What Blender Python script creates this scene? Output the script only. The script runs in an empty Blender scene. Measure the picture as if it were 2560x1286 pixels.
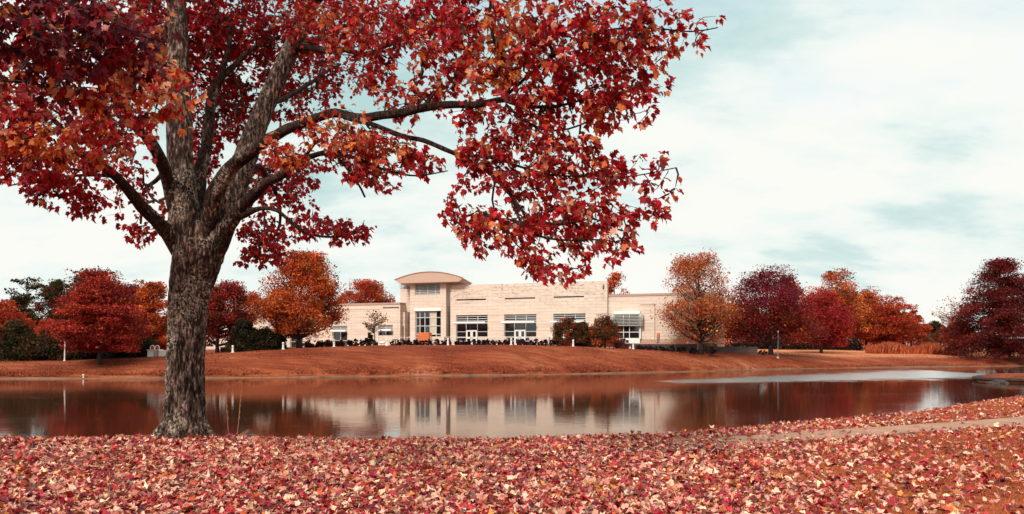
import bpy, math, random
import numpy as np
from mathutils import Vector, noise as mnoise

# ------------------------------------------------------------------ camera, sky, sun, exposure
F = 1920.0            # focal length in photo pixels (photo is 2560 px wide)
CX, HY = 1280.0, 863.0
EYE = 1.10            # eye height above the near lawn
WATER = -1.90         # pond level
SC = bpy.context.scene
COL = SC.collection

cam_d = bpy.data.cameras.new('camera')
cam_d.sensor_width = 36.0
cam_d.lens = 27.0
cam_d.shift_y = (HY - 643.0) / 2560.0
cam_d.clip_start = 0.05
cam_d.clip_end = 5000.0
cam = bpy.data.objects.new('camera', cam_d)
COL.objects.link(cam)
cam.location = (0, 0, EYE)
cam.rotation_euler = (math.radians(90), 0, 0)
SC.camera = cam

SUN_EL, SUN_AZ = math.radians(38), math.radians(208)   # azimuth clockwise from +Y (north)
world = bpy.data.worlds.new('World')
SC.world = world
world.use_nodes = True


def build_world():
    nt = world.node_tree
    N, L = nt.nodes, nt.links
    N.clear()
    out = N.new('ShaderNodeOutputWorld')
    bg = N.new('ShaderNodeBackground')
    bg.inputs['Strength'].default_value = 0.10
    L.new(bg.outputs[0], out.inputs[0])
    sky = N.new('ShaderNodeTexSky')
    sky.sky_type = 'NISHITA'
    sky.sun_disc = False
    sky.sun_elevation = SUN_EL
    sky.sun_rotation = SUN_AZ
    sky.air_density = 1.0
    sky.dust_density = 2.0
    tc = N.new('ShaderNodeTexCoord')
    sep = N.new('ShaderNodeSeparateXYZ')
    L.new(tc.outputs['Generated'], sep.inputs[0])

    def m(op, a, b=None, c=None):
        n = N.new('ShaderNodeMath')
        n.operation = op
        for i, v in enumerate((a, b, c)):
            if v is None:
                continue
            if isinstance(v, (int, float)):
                n.inputs[i].default_value = v
            else:
                L.new(v, n.inputs[i])
        return n.outputs[0]
    zc = m('MAXIMUM', sep.outputs[2], 0.0)
    den = m('ADD', zc, 0.34)
    px = m('DIVIDE', sep.outputs[0], den)
    py = m('DIVIDE', sep.outputs[1], den)
    cmb = N.new('ShaderNodeCombineXYZ')
    L.new(px, cmb.inputs[0]); L.new(py, cmb.inputs[1])

    def noise(scale, detail, rough, off, sx=1.0):
        mp = N.new('ShaderNodeMapping')
        mp.inputs['Location'].default_value = off
        mp.inputs['Scale'].default_value = (sx, 1, 1)
        L.new(cmb.outputs[0], mp.inputs[0])
        n = N.new('ShaderNodeTexNoise')
        n.inputs['Scale'].default_value = scale
        n.inputs['Detail'].default_value = detail
        n.inputs['Roughness'].default_value = rough
        L.new(mp.outputs[0], n.inputs['Vector'])
        return n.outputs['Fac']

    def ramp(fac, stops):
        r = N.new('ShaderNodeValToRGB')
        e = r.color_ramp.elements
        e[0].position, e[0].color = stops[0][0], (*stops[0][1], 1)
        e[1].position, e[1].color = stops[-1][0], (*stops[-1][1], 1)
        for p, c in stops[1:-1]:
            x = e.new(p); x.color = (*c, 1)
        L.new(fac, r.inputs[0])
        return r.outputs[0]

    def mix(fac, a, b, mode='MIX'):
        x = N.new('ShaderNodeMix')
        x.data_type = 'RGBA'
        x.blend_type = mode
        for i, v in ((0, fac), (6, a), (7, b)):
            if isinstance(v, (int, float)):
                x.inputs[i].default_value = v
            elif isinstance(v, tuple):
                x.inputs[i].default_value = v
            else:
                L.new(v, x.inputs[i])
        return x.outputs[2]
    shade = m('ADD', m('MULTIPLY', noise(1.75, 7.0, 0.52, (6.1, 1.3, 1.0), 0.6), 0.55), m('MULTIPLY', noise(4.6, 7.0, 0.58, (1.3, 2.4, 4.0), 0.62), 0.45))
    # haze whitens the clouds low over the horizon
    shade = m('ADD', shade, m('MULTIPLY', m('MAXIMUM', m('SUBTRACT', 1.0, m('DIVIDE', zc, 0.16)), 0.0), 0.055))
    K = 4.15
    cloud = ramp(shade, [(0.362, (0.50 * K, 0.72 * K, 0.71 * K)), (0.443, (0.70 * K, 0.85 * K, 0.83 * K)), (0.487, (0.87 * K, 0.95 * K, 0.91 * K)),
                         (0.545, (0.97 * K, 0.985 * K, 0.93 * K)), (0.72, (1.0 * K, 0.985 * K, 0.92 * K))])
    cover = noise(1.1, 5.0, 0.55, (7.3, 4.1, 2.0), 0.8)
    gap = ramp(cover, [(0.34, (1, 1, 1)), (0.47, (0, 0, 0))])
    g2 = m('MULTIPLY', gap, 0.22)
    col = mix(g2, cloud, sky.outputs[0])
    # an overcast sky is brighter overhead than near the horizon
    up = m('ADD', 1.0, m('MULTIPLY', m('MAXIMUM', m('SUBTRACT', zc, 0.40), 0.0), 1.3))
    cu = N.new('ShaderNodeCombineXYZ')
    for i in range(3): L.new(up, cu.inputs[i])
    col = mix(1.0, col, cu.outputs[0], 'MULTIPLY')
    L.new(col, bg.inputs['Color'])


build_world()

sun_d = bpy.data.lights.new('sun', 'SUN')
sun_d.energy = 1.5
sun_d.angle = math.radians(14)
sun_d.color = (1.0, 0.93, 0.84)
sun = bpy.data.objects.new('sun', sun_d)
COL.objects.link(sun)
_d = Vector((math.sin(SUN_AZ) * math.cos(SUN_EL), math.cos(SUN_AZ) * math.cos(SUN_EL), math.sin(SUN_EL)))
sun.rotation_euler = (-_d).to_track_quat('-Z', 'Y').to_euler()
sun.location = (0, 0, 40)

SC.view_settings.view_transform = 'Standard'
SC.view_settings.look = 'None'
SC.view_settings.exposure = 1.25
SC.view_settings.gamma = 1.0
SC.render.engine = 'CYCLES'
SC.cycles.max_bounces = 6
SC.cycles.diffuse_bounces = 3
SC.cycles.glossy_bounces = 3
SC.cycles.transmission_bounces = 3
SC.cycles.transparent_max_bounces = 4
SC.cycles.caustics_reflective = False
SC.cycles.caustics_refractive = False

rng = np.random.default_rng(7)
random.seed(7)


# ------------------------------------------------------------------ helpers
def P(px, py, d):
    """a point at distance d (along +Y) seen at photo pixel px, py"""
    return np.array(((px - CX) / F * d, d, EYE - (py - HY) / F * d))


def tag(o, label=None, cat=None, group=None, kind=None):
    if label: o['label'] = label
    if cat: o['category'] = cat
    if group: o['group'] = group
    if kind: o['kind'] = kind
    return o


def thing(name, label, cat, loc=(0, 0, 0), rotz=0.0, group=None):
    o = bpy.data.objects.new(name, None)
    o.empty_display_size = 0.2
    COL.objects.link(o)
    o.location = loc
    o.rotation_euler = (0, 0, rotz)
    return tag(o, label, cat, group)


def link_mesh(name, me, mat, parent=None, loc=None, smooth=False):
    o = bpy.data.objects.new(name, me)
    COL.objects.link(o)
    if mat is not None:
        me.materials.append(mat)
    if parent is not None:
        o.parent = parent
    if loc is not None:
        o.location = loc
    if smooth:
        me.polygons.foreach_set('use_smooth', np.ones(len(me.polygons), dtype=bool))
    return o


def np_mesh(name, verts, faces_flat, counts, cols=None):
    me = bpy.data.meshes.new(name)
    verts = np.asarray(verts, dtype=np.float32)
    faces_flat = np.asarray(faces_flat, dtype=np.int32)
    counts = np.asarray(counts, dtype=np.int32)
    me.vertices.add(len(verts))
    me.vertices.foreach_set('co', verts.ravel())
    me.loops.add(len(faces_flat))
    me.loops.foreach_set('vertex_index', faces_flat)
    me.polygons.add(len(counts))
    starts = np.concatenate(([0], np.cumsum(counts)[:-1])).astype(np.int32)
    me.polygons.foreach_set('loop_start', starts)
    me.polygons.foreach_set('loop_total', counts)
    if cols is not None:
        a = me.attributes.new('Col', 'FLOAT_COLOR', 'POINT')
        c = np.ones((len(verts), 4), dtype=np.float32)
        c[:, :3] = cols
        a.data.foreach_set('color', c.ravel())
    me.update(calc_edges=True)
    me.validate()
    return me


class MB:
    """collects shapes and links them as one mesh object"""

    def __init__(s):
        s.v, s.f = [], []

    def add(s, verts, faces):
        b = len(s.v)
        s.v += [tuple(float(c) for c in p) for p in verts]
        s.f += [tuple(i + b for i in f) for f in faces]

    def box(s, x0, x1, y0, y1, z0, z1):
        s.add([(x0, y0, z0), (x1, y0, z0), (x1, y1, z0), (x0, y1, z0), (x0, y0, z1), (x1, y0, z1), (x1, y1, z1), (x0, y1, z1)],
              [(0, 3, 2, 1), (4, 5, 6, 7), (0, 1, 5, 4), (1, 2, 6, 5), (2, 3, 7, 6), (3, 0, 4, 7)])

    def quad(s, a, b, c, d):
        s.add([a, b, c, d], [(0, 1, 2, 3)])

    def tube(s, pts, radii, sides=8, cap=True, jit=0.0):
        pts = [np.asarray(p, dtype=float) for p in pts]
        n = len(pts)
        ref = np.array((0.31, 0.17, 0.93))
        rings = []
        u = None
        for i in range(n):
            t = pts[min(i + 1, n - 1)] - pts[max(i - 1, 0)]
            t /= (np.linalg.norm(t) + 1e-9)
            if u is None:
                r = ref if abs(t @ ref) < 0.9 else np.array((1.0, 0, 0))
                u = np.cross(t, r)
            u = u - t * (u @ t)
            u /= (np.linalg.norm(u) + 1e-9)
            w = np.cross(t, u)
            for k in range(sides):
                a = 2 * math.pi * k / sides
                rr = radii[i] * (1 + (random.uniform(-jit, jit) if jit else 0))
                rings.append(pts[i] + (u * math.cos(a) + w * math.sin(a)) * rr)
        f = []
        for i in range(n - 1):
            for k in range(sides):
                k2 = (k + 1) % sides
                f.append((i * sides + k, i * sides + k2, (i + 1) * sides + k2, (i + 1) * sides + k))
        if cap:
            f.append(tuple(range(sides))[::-1])
            f.append(tuple((n - 1) * sides + k for k in range(sides)))
        s.add(rings, f)

    def mesh(s, name):
        me = bpy.data.meshes.new(name)
        me.from_pydata(s.v, [], s.f)
        me.update()
        return me

    def build(s, name, mat, parent=None, loc=None, smooth=False, bevel=0.0):
        o = link_mesh(name, s.mesh(name), mat, parent, loc, smooth)
        if bevel:
            b = o.modifiers.new('bevel', 'BEVEL')
            b.width = bevel
            b.segments = 2
            b.limit_method = 'ANGLE'
        return o


def resample(pts, rad, step):
    """catmull-rom through pts, points every ~step"""
    pts = np.asarray(pts, float)
    rad = np.asarray(rad, float)
    n = len(pts)
    op, orr = [], []
    for i in range(n - 1):
        p0, p1, p2, p3 = pts[max(i - 1, 0)], pts[i], pts[i + 1], pts[min(i + 2, n - 1)]
        k = max(1, int(np.linalg.norm(p2 - p1) / step))
        for j in range(k):
            t = j / k
            op.append(0.5 * ((2 * p1) + (-p0 + p2) * t + (2 * p0 - 5 * p1 + 4 * p2 - p3) * t * t + (-p0 + 3 * p1 - 3 * p2 + p3) * t ** 3))
            orr.append(rad[i] * (1 - t) + rad[i + 1] * t)
    op.append(pts[-1]); orr.append(rad[-1])
    return np.array(op), np.array(orr)


# ------------------------------------------------------------------ materials
def new_mat(name):
    m = bpy.data.materials.new(name)
    m.use_nodes = True
    nt = m.node_tree
    b = nt.nodes['Principled BSDF']
    return m, nt, b


def nmath(nt, op, a, b=None):
    n = nt.nodes.new('ShaderNodeMath')
    n.operation = op
    for i, v in enumerate((a, b)):
        if v is None: continue
        if isinstance(v, (int, float)): n.inputs[i].default_value = v
        else: nt.links.new(v, n.inputs[i])
    return n.outputs[0]


def nnoise(nt, vec, scale, detail=4.0, rough=0.55):
    n = nt.nodes.new('ShaderNodeTexNoise')
    n.inputs['Scale'].default_value = scale
    n.inputs['Detail'].default_value = detail
    n.inputs['Roughness'].default_value = rough
    if vec is not None: nt.links.new(vec, n.inputs['Vector'])
    return n.outputs['Fac']


def nmap(nt, vec, scale, loc=(0, 0, 0)):
    n = nt.nodes.new('ShaderNodeMapping')
    n.inputs['Scale'].default_value = scale
    n.inputs['Location'].default_value = loc
    nt.links.new(vec, n.inputs[0])
    return n.outputs[0]


def nramp(nt, fac, stops):
    r = nt.nodes.new('ShaderNodeValToRGB')
    e = r.color_ramp.elements
    e[0].position, e[0].color = stops[0][0], (*stops[0][1], 1)
    e[1].position, e[1].color = stops[-1][0], (*stops[-1][1], 1)
    for p, c in stops[1:-1]:
        x = e.new(p); x.color = (*c, 1)
    nt.links.new(fac, r.inputs[0])
    return r.outputs[0]


def nmix(nt, fac, a, b, mode='MIX'):
    x = nt.nodes.new('ShaderNodeMix')
    x.data_type = 'RGBA'
    x.blend_type = mode
    for i, v in ((0, fac), (6, a), (7, b)):
        if isinstance(v, (int, float)): x.inputs[i].default_value = v
        elif isinstance(v, tuple): x.inputs[i].default_value = (*v, 1) if len(v) == 3 else v
        else: nt.links.new(v, x.inputs[i])
    return x.outputs[2]


def ncoord(nt, kind='Object'):
    return nt.nodes.new('ShaderNodeTexCoord').outputs[kind]


def nbump(nt, b, height, strength, dist):
    n = nt.nodes.new('ShaderNodeBump')
    n.inputs['Strength'].default_value = strength
    n.inputs['Distance'].default_value = dist
    nt.links.new(height, n.inputs['Height'])
    nt.links.new(n.outputs[0], b.inputs['Normal'])
    return n


def plain(name, col, rough=0.6, metal=0.0, var=0.12, scale=3.0, bump=0.0):
    m, nt, b = new_mat(name)
    f = nnoise(nt, ncoord(nt), scale, 5.0)
    c1 = tuple(x * (1 - var) for x in col)
    c2 = tuple(min(1, x * (1 + var)) for x in col)
    nt.links.new(nramp(nt, f, [(0.3, c1), (0.7, c2)]), b.inputs['Base Color'])
    b.inputs['Roughness'].default_value = rough
    b.inputs['Metallic'].default_value = metal
    if bump:
        nbump(nt, b, nnoise(nt, ncoord(nt), scale * 8, 4.0), 0.6, bump)
    return m


def leaf_material(name, rough, spec, transl, vary=0.0, vein=False):
    m, nt, b = new_mat(name)
    a = nt.nodes.new('ShaderNodeAttribute')
    a.attribute_name = 'Col'
    c = a.outputs['Color']
    if vary:
        f = nnoise(nt, ncoord(nt), 60.0, 3.0)
        c = nmix(nt, vary, c, nramp(nt, f, [(0.35, (0.45, 0.4, 0.45)), (0.65, (1.5, 1.5, 1.3))]), 'MULTIPLY')
    nt.links.new(c, b.inputs['Base Color'])
    b.inputs['Roughness'].default_value = rough
    b.inputs['Specular IOR Level'].default_value = spec
    if transl:
        t = nt.nodes.new('ShaderNodeBsdfTranslucent')
        nt.links.new(c, t.inputs['Color'])
        mx = nt.nodes.new('ShaderNodeMixShader')
        mx.inputs[0].default_value = transl
        nt.links.new(b.outputs[0], mx.inputs[1])
        nt.links.new(t.outputs[0], mx.inputs[2])
        nt.links.new(mx.outputs[0], nt.nodes['Material Output'].inputs[0])
    return m


M = {}
M['leaf'] = leaf_material('maple leaf', 0.5, 0.22, 0.42, 0.30)
M['litter'] = leaf_material('fallen leaf', 0.55, 0.3, 0.12, 0.4)
M['foliage'] = leaf_material('far foliage', 0.7, 0.15, 0.25)
M['blade'] = leaf_material('grass blade', 0.7, 0.15, 0.2)


def mat_ground():
    m, nt, b = new_mat('autumn grass')
    geo = nt.nodes.new('ShaderNodeNewGeometry').outputs['Position']
    big = nnoise(nt, nmap(nt, geo, (0.10, 0.22, 0.1)), 1.0, 5.0, 0.6)
    col = nramp(nt, big, [(0.32, (0.16, 0.029, 0.013)), (0.48, (0.24, 0.051, 0.021)), (0.60, (0.31, 0.080, 0.034)), (0.72, (0.42, 0.15, 0.085))])
    mow = nnoise(nt, nmap(nt, geo, (0.25, 3.0, 3.0)), 1.0, 4.0, 0.6)
    col = nmix(nt, 0.9, col, nramp(nt, mow, [(0.32, (0.55, 0.5, 0.48)), (0.55, (1.0, 1.0, 1.0)), (0.72, (1.35, 1.4, 1.45))]), 'MULTIPLY')
    fine = nnoise(nt, nmap(nt, geo, (1, 1, 1)), 9.0, 4.0, 0.7)
    col = nmix(nt, 0.8, col, nramp(nt, fine, [(0.30, (0.5, 0.45, 0.4)), (0.70, (1.4, 1.4, 1.4))]), 'MULTIPLY')
    # the flat field on the right has drier, paler grass
    sp = nt.nodes.new('ShaderNodeSeparateXYZ')
    nt.links.new(geo, sp.inputs[0])
    fx = nramp(nt, nmath(nt, 'DIVIDE', nmath(nt, 'ADD', sp.outputs[0], nmath(nt, 'MULTIPLY', big, 6.0)), 60.0), [(0.50, (0, 0, 0)), (0.62, (1, 1, 1))])
    fy = nramp(nt, nmath(nt, 'DIVIDE', nmath(nt, 'SUBTRACT', sp.outputs[1], nmath(nt, 'MULTIPLY', sp.outputs[0], 0.35)), 120.0), [(0.745, (0, 0, 0)), (0.765, (1, 1, 1))])
    col = nmix(nt, nmath(nt, 'MULTIPLY', fx, fy), col, nmix(nt, 0.5, (0.47, 0.16, 0.075), col, 'SCREEN'))
    # the near bank has brighter, drier turf
    ny = nramp(nt, nmath(nt, 'DIVIDE', sp.outputs[1], 100.0), [(0.25, (1, 1, 1)), (0.45, (0, 0, 0))])
    col = nmix(nt, ny, col, nmix(nt, 1.0, col, (1.55, 1.6, 1.4), 'MULTIPLY'))
    nt.links.new(col, b.inputs['Base Color'])
    b.inputs['Roughness'].default_value = 0.95
    b.inputs['Specular IOR Level'].default_value = 0.1
    nbump(nt, b, nnoise(nt, geo, 14.0, 5.0, 0.7), 0.9, 0.08)
    return m


def mat_water():
    m, nt, b = new_mat('pond water')
    geo = nt.nodes.new('ShaderNodeNewGeometry').outputs['Position']
    b.inputs['Base Color'].default_value = (0.045, 0.015, 0.007, 1)
    b.inputs['IOR'].default_value = 1.5
    b.inputs['Specular Tint'].default_value = (1.0, 0.88, 0.76, 1)
    # gentle ripples everywhere, rougher where the breeze reaches the far right
    f = nnoise(nt, nmap(nt, geo, (1.0, 1.6, 1.0)), 1.4, 4.0, 0.55)
    g = nnoise(nt, nmap(nt, geo, (1.0, 1.3, 1.0)), 7.0, 3.0, 0.6)
    sep = nt.nodes.new('ShaderNodeSeparateXYZ')
    nt.links.new(geo, sep.inputs[0])
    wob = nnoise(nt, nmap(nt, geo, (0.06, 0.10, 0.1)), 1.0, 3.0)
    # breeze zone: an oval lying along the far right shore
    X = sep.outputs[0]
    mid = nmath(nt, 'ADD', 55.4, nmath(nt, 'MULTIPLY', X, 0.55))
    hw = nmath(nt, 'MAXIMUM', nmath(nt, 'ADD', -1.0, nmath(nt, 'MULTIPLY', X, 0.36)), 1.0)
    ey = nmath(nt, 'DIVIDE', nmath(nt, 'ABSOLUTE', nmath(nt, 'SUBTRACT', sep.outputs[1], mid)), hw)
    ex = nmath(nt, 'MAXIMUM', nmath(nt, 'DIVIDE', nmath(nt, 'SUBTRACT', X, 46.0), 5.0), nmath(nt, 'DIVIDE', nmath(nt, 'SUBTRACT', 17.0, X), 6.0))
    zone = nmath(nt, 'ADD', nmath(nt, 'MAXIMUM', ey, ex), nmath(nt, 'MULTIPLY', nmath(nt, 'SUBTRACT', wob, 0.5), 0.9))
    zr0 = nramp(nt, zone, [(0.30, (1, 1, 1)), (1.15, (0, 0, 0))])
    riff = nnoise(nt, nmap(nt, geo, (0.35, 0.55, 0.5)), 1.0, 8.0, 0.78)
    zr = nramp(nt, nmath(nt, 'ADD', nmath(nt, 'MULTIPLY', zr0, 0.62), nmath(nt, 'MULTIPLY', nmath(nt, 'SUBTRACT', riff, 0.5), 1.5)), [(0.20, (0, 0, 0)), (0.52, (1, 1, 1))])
    amp = nmath(nt, 'ADD', 0.12, nmath(nt, 'MULTIPLY', zr, 0.12))
    streak = nramp(nt, nnoise(nt, nmap(nt, geo, (0.035, 0.30, 0.1)), 1.0, 4.0, 0.6), [(0.45, (0, 0, 0)), (0.70, (1, 1, 1))])
    nt.links.new(nmath(nt, 'ADD', nmath(nt, 'ADD', 0.045, nmath(nt, 'MULTIPLY', streak, 0.045)), nmath(nt, 'MULTIPLY', zr, 0.24)), b.inputs['Roughness'])
    h = nmath(nt, 'ADD', nmath(nt, 'MULTIPLY', f, 1.0), nmath(nt, 'MULTIPLY', g, 0.10))
    bp = nbump(nt, b, nmath(nt, 'MULTIPLY', h, amp), 1.0, 0.030)
    # painted sheen: white gloss mixed into the breeze zone to brighten its reflection
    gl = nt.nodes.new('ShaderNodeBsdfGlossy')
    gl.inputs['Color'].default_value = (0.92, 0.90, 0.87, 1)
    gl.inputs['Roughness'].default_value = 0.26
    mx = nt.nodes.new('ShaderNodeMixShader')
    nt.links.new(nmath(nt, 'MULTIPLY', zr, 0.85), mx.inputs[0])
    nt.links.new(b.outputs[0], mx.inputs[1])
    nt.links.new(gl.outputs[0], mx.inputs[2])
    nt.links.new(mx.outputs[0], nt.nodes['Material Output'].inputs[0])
    return m


def mat_bark(name, base=(0.070, 0.039, 0.031), pale=(0.40, 0.28, 0.22), lichen=True, scale=1.0):
    m, nt, b = new_mat(name)
    geo = ncoord(nt)
    streak = nnoise(nt, nmap(nt, geo, (34 * scale, 34 * scale, 9 * scale)), 1.0, 6.0, 0.65)
    dark = tuple(x * 0.25 for x in base)
    mid = tuple(a * 0.55 + c * 0.45 for a, c in zip(base, pale))
    col = nramp(nt, streak, [(0.43, dark), (0.52, base), (0.60, mid), (0.70, pale)])
    big = nnoise(nt, nmap(nt, geo, (5, 5, 2.5)), 1.0, 4.0)
    col = nmix(nt, 0.85, col, nramp(nt, big, [(0.34, (0.42, 0.38, 0.38)), (0.50, (1.0, 1.0, 1.0)), (0.66, (1.65, 1.5, 1.42))]), 'MULTIPLY')
    if lichen:
        l1 = nnoise(nt, nmap(nt, geo, (3.2, 3.2, 2.2), (4, 2, 1)), 1.0, 3.0)
        l2 = nnoise(nt, nmap(nt, geo, (40, 40, 32)), 1.0, 6.0, 0.78)
        sz = nt.nodes.new('ShaderNodeSeparateXYZ')
        nt.links.new(geo, sz.inputs[0])
        low = nramp(nt, nmath(nt, 'DIVIDE', sz.outputs[2], 6.0), [(0.40, (1, 1, 1)), (0.60, (0.25, 0.25, 0.25))])
        mk = nmath(nt, 'MULTIPLY', nmath(nt, 'MULTIPLY', low, nramp(nt, l1, [(0.46, (0, 0, 0)), (0.56, (1, 1, 1))])), nramp(nt, l2, [(0.52, (0, 0, 0)), (0.55, (1, 1, 1))]))
        lc = nramp(nt, nnoise(nt, geo, 20.0, 2.0), [(0.35, (0.44, 0.36, 0.28)), (0.65, (0.62, 0.49, 0.37))])
        col = nmix(nt, mk, col, lc)
    nt.links.new(col, b.inputs['Base Color'])
    b.inputs['Roughness'].default_value = 0.9
    b.inputs['Specular IOR Level'].default_value = 0.15
    nbump(nt, b, nmath(nt, 'ADD', streak, nmath(nt, 'MULTIPLY', nnoise(nt, geo, 70.0, 3.0), 0.3)), 1.0, 0.05)
    return m


def mat_stone(name, c0, c1, c2, bw=1.5, bh=0.42, stains=False, mortar=0.8):
    m, nt, b = new_mat(name)
    o = ncoord(nt)
    sep = nt.nodes.new('ShaderNodeSeparateXYZ')
    nt.links.new(o, sep.inputs[0])
    cmb = nt.nodes.new('ShaderNodeCombineXYZ')
    nt.links.new(nmath(nt, 'ADD', sep.outputs[0], sep.outputs[1]), cmb.inputs[0])
    nt.links.new(sep.outputs[2], cmb.inputs[1])
    br = nt.nodes.new('ShaderNodeTexBrick')
    nt.links.new(cmb.outputs[0], br.inputs['Vector'])
    br.inputs['Scale'].default_value = 1.0
    br.inputs['Brick Width'].default_value = bw
    br.inputs['Row Height'].default_value = bh
    br.inputs['Mortar Size'].default_value = 0.018
    br.inputs['Mortar Smooth'].default_value = 0.3
    br.inputs['Color1'].default_value = (*c0, 1)
    br.inputs['Color2'].default_value = (*c1, 1)
    br.inputs['Mortar'].default_value = (*[x * mortar for x in c2], 1)
    f = nnoise(nt, nmap(nt, o, (0.25, 0.25, 2.2)), 1.0, 6.0, 0.65)
    col = nmix(nt, 0.5, br.outputs['Color'], nramp(nt, f, [(0.34, (0.72, 0.63, 0.57)), (0.50, (0.97, 0.95, 0.94)), (0.66, (1.08, 1.08, 1.08))]), 'MULTIPLY')
    if stains:
        s1 = nnoise(nt, nmap(nt, o, (0.9, 0.9, 3.0)), 1.6, 5.0, 0.7)
        s2 = nnoise(nt, nmap(nt, o, (0.16, 0.16, 0.5)), 1.0, 2.0)
        hgt = nramp(nt, nmath(nt, 'DIVIDE', sep.outputs[2], 9.0), [(0.55, (0, 0, 0)), (0.80, (1, 1, 1))])
        mk = nmath(nt, 'MULTIPLY', nmath(nt, 'MULTIPLY', nramp(nt, s1, [(0.53, (0, 0, 0)), (0.62, (1, 1, 1))]), nramp(nt, s2, [(0.36, (0, 0, 0)), (0.50, (1, 1, 1))])), hgt)
        col = nmix(nt, nmath(nt, 'MULTIPLY', mk, 0.85), col, (0.16, 0.09, 0.07))
    nt.links.new(col, b.inputs['Base Color'])
    b.inputs['Roughness'].default_value = 0.85
    return m


M['ground'] = mat_ground()
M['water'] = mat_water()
M['bark'] = mat_bark('maple bark')
M['limb'] = mat_bark('maple limb bark', (0.042, 0.022, 0.017), (0.15, 0.085, 0.06), False, 1.8)
M['twig'] = plain('twig bark', (0.045, 0.022, 0.018), 0.8)
M['fartrunk'] = plain('far trunk bark', (0.045, 0.028, 0.022), 0.9, var=0.4, scale=6)
M['paletrunk'] = plain('pale trunk bark', (0.22, 0.15, 0.12), 0.9, var=0.3, scale=6)
M['stone'] = mat_stone('cream limestone', (0.70, 0.56, 0.46), (0.655, 0.52, 0.425), (0.58, 0.44, 0.35), stains=False)
M['stone_stained'] = mat_stone('weathered limestone', (0.71, 0.57, 0.47), (0.66, 0.525, 0.43), (0.58, 0.44, 0.35), stains=True)
M['rubble'] = mat_stone('pink rubble stone', (0.50, 0.26, 0.19), (0.60, 0.38, 0.28), (0.3, 0.16, 0.12), 0.55, 0.28)
M['darkstone'] = mat_stone('dark fieldstone', (0.06, 0.038, 0.034), (0.11, 0.065, 0.052), (0.04, 0.03, 0.03), 0.7, 0.32)
M['coping'] = plain('tan metal coping', (0.42, 0.25, 0.18), 0.6)
M['roofmetal'] = plain('tan metal roof', (0.50, 0.32, 0.235), 0.55, var=0.05)
M['white'] = plain('white paint', (0.78, 0.74, 0.69), 0.45, var=0.04)
M['frame'] = plain('pale window metal', (0.62, 0.60, 0.57), 0.4, var=0.05)
M['louvre'] = plain('grey louvre metal', (0.50, 0.47, 0.44), 0.45, var=0.05)
M['darkmetal'] = plain('dark metal', (0.035, 0.03, 0.03), 0.5)
M['concrete'] = plain('warm concrete', (0.33, 0.165, 0.10), 0.9, var=0.26, scale=2.5, bump=0.004)
M['kerb'] = plain('pale kerb stone', (0.27, 0.135, 0.08), 0.9, var=0.35, scale=0.8)
M['orange'] = plain('orange panel', (0.62, 0.16, 0.05), 0.7, var=0.12, scale=1.5)
M['redpaint'] = plain('red paint', (0.5, 0.04, 0.02), 0.5)
M['grey'] = plain('grey door paint', (0.36, 0.35, 0.34), 0.5)
M['rock'] = plain('wet rock', (0.040, 0.024, 0.018), 0.8, var=0.5, scale=4, bump=0.02)
M['bluepole'] = plain('blue grey pole paint', (0.16, 0.22, 0.27), 0.4)
M['blind'] = plain('cream blind', (0.55, 0.44, 0.34), 0.7)


def mat_glass():
    m, nt, b = new_mat('dark window glass')
    b.inputs['Base Color'].default_value = (0.012, 0.011, 0.012, 1)
    b.inputs['Roughness'].default_value = 0.04
    b.inputs['IOR'].default_value = 1.8
    nbump(nt, b, nnoise(nt, ncoord(nt), 0.6, 2.0), 0.5, 0.02)
    return m


M['glass'] = mat_glass()


# ------------------------------------------------------------------ terrain
def interp(x, pts):
    a = np.array(pts, float)
    return np.interp(x, a[:, 0], a[:, 1])


CREST = [(-200, 9.0), (-30, 8.8), (-10, 8.75), (-3, 8.75), (0, 8.75), (2.1, 9.35), (4.1, 10.7), (6.7, 12.4), (11, 16.4), (13, 18.2), (15, 20.0), (20, 24.5), (30, 33), (40, 43), (60, 52), (200, 60)]
A = lambda px: (px - CX) / F
SHORE = [(A(-1500), 67), (A(0), 67.8), (A(400), 68.4), (A(800), 71), (A(1000), 73.6), (A(1280), 75.8), (A(1600), 82.0), (A(1800), 88), (A(2000), 96.5), (A(2200), 102), (A(2400), 106), (A(2560), 110), (A(3400), 118)]
TOPY = [(A(-1500), 906), (A(0), 905), (A(170), 904), (A(300), 899), (A(415), 891), (A(520), 886), (A(600), 881), (A(700), 874), (A(835), 868), (A(960), 865), (A(1280), 863.5), (A(1433), 867), (A(1583), 874), (A(1750), 881), (A(1900), 886), (A(2050), 888), (A(2300), 890), (A(2560), 893), (A(3400), 893)]
FACT = [(A(0), 1.085), (A(400), 1.09), (A(700), 1.11), (A(1280), 1.12), (A(1600), 1.11), (A(1900), 1.10), (A(2300), 1.11), (A(2560), 1.11)]
SLOPE = [(A(-400), 0.008), (A(500), 0.004), (A(800), 0.0), (A(1600), 0.0), (A(1850), 0.012), (A(2050), 0.022), (A(2560), 0.022)]


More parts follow.
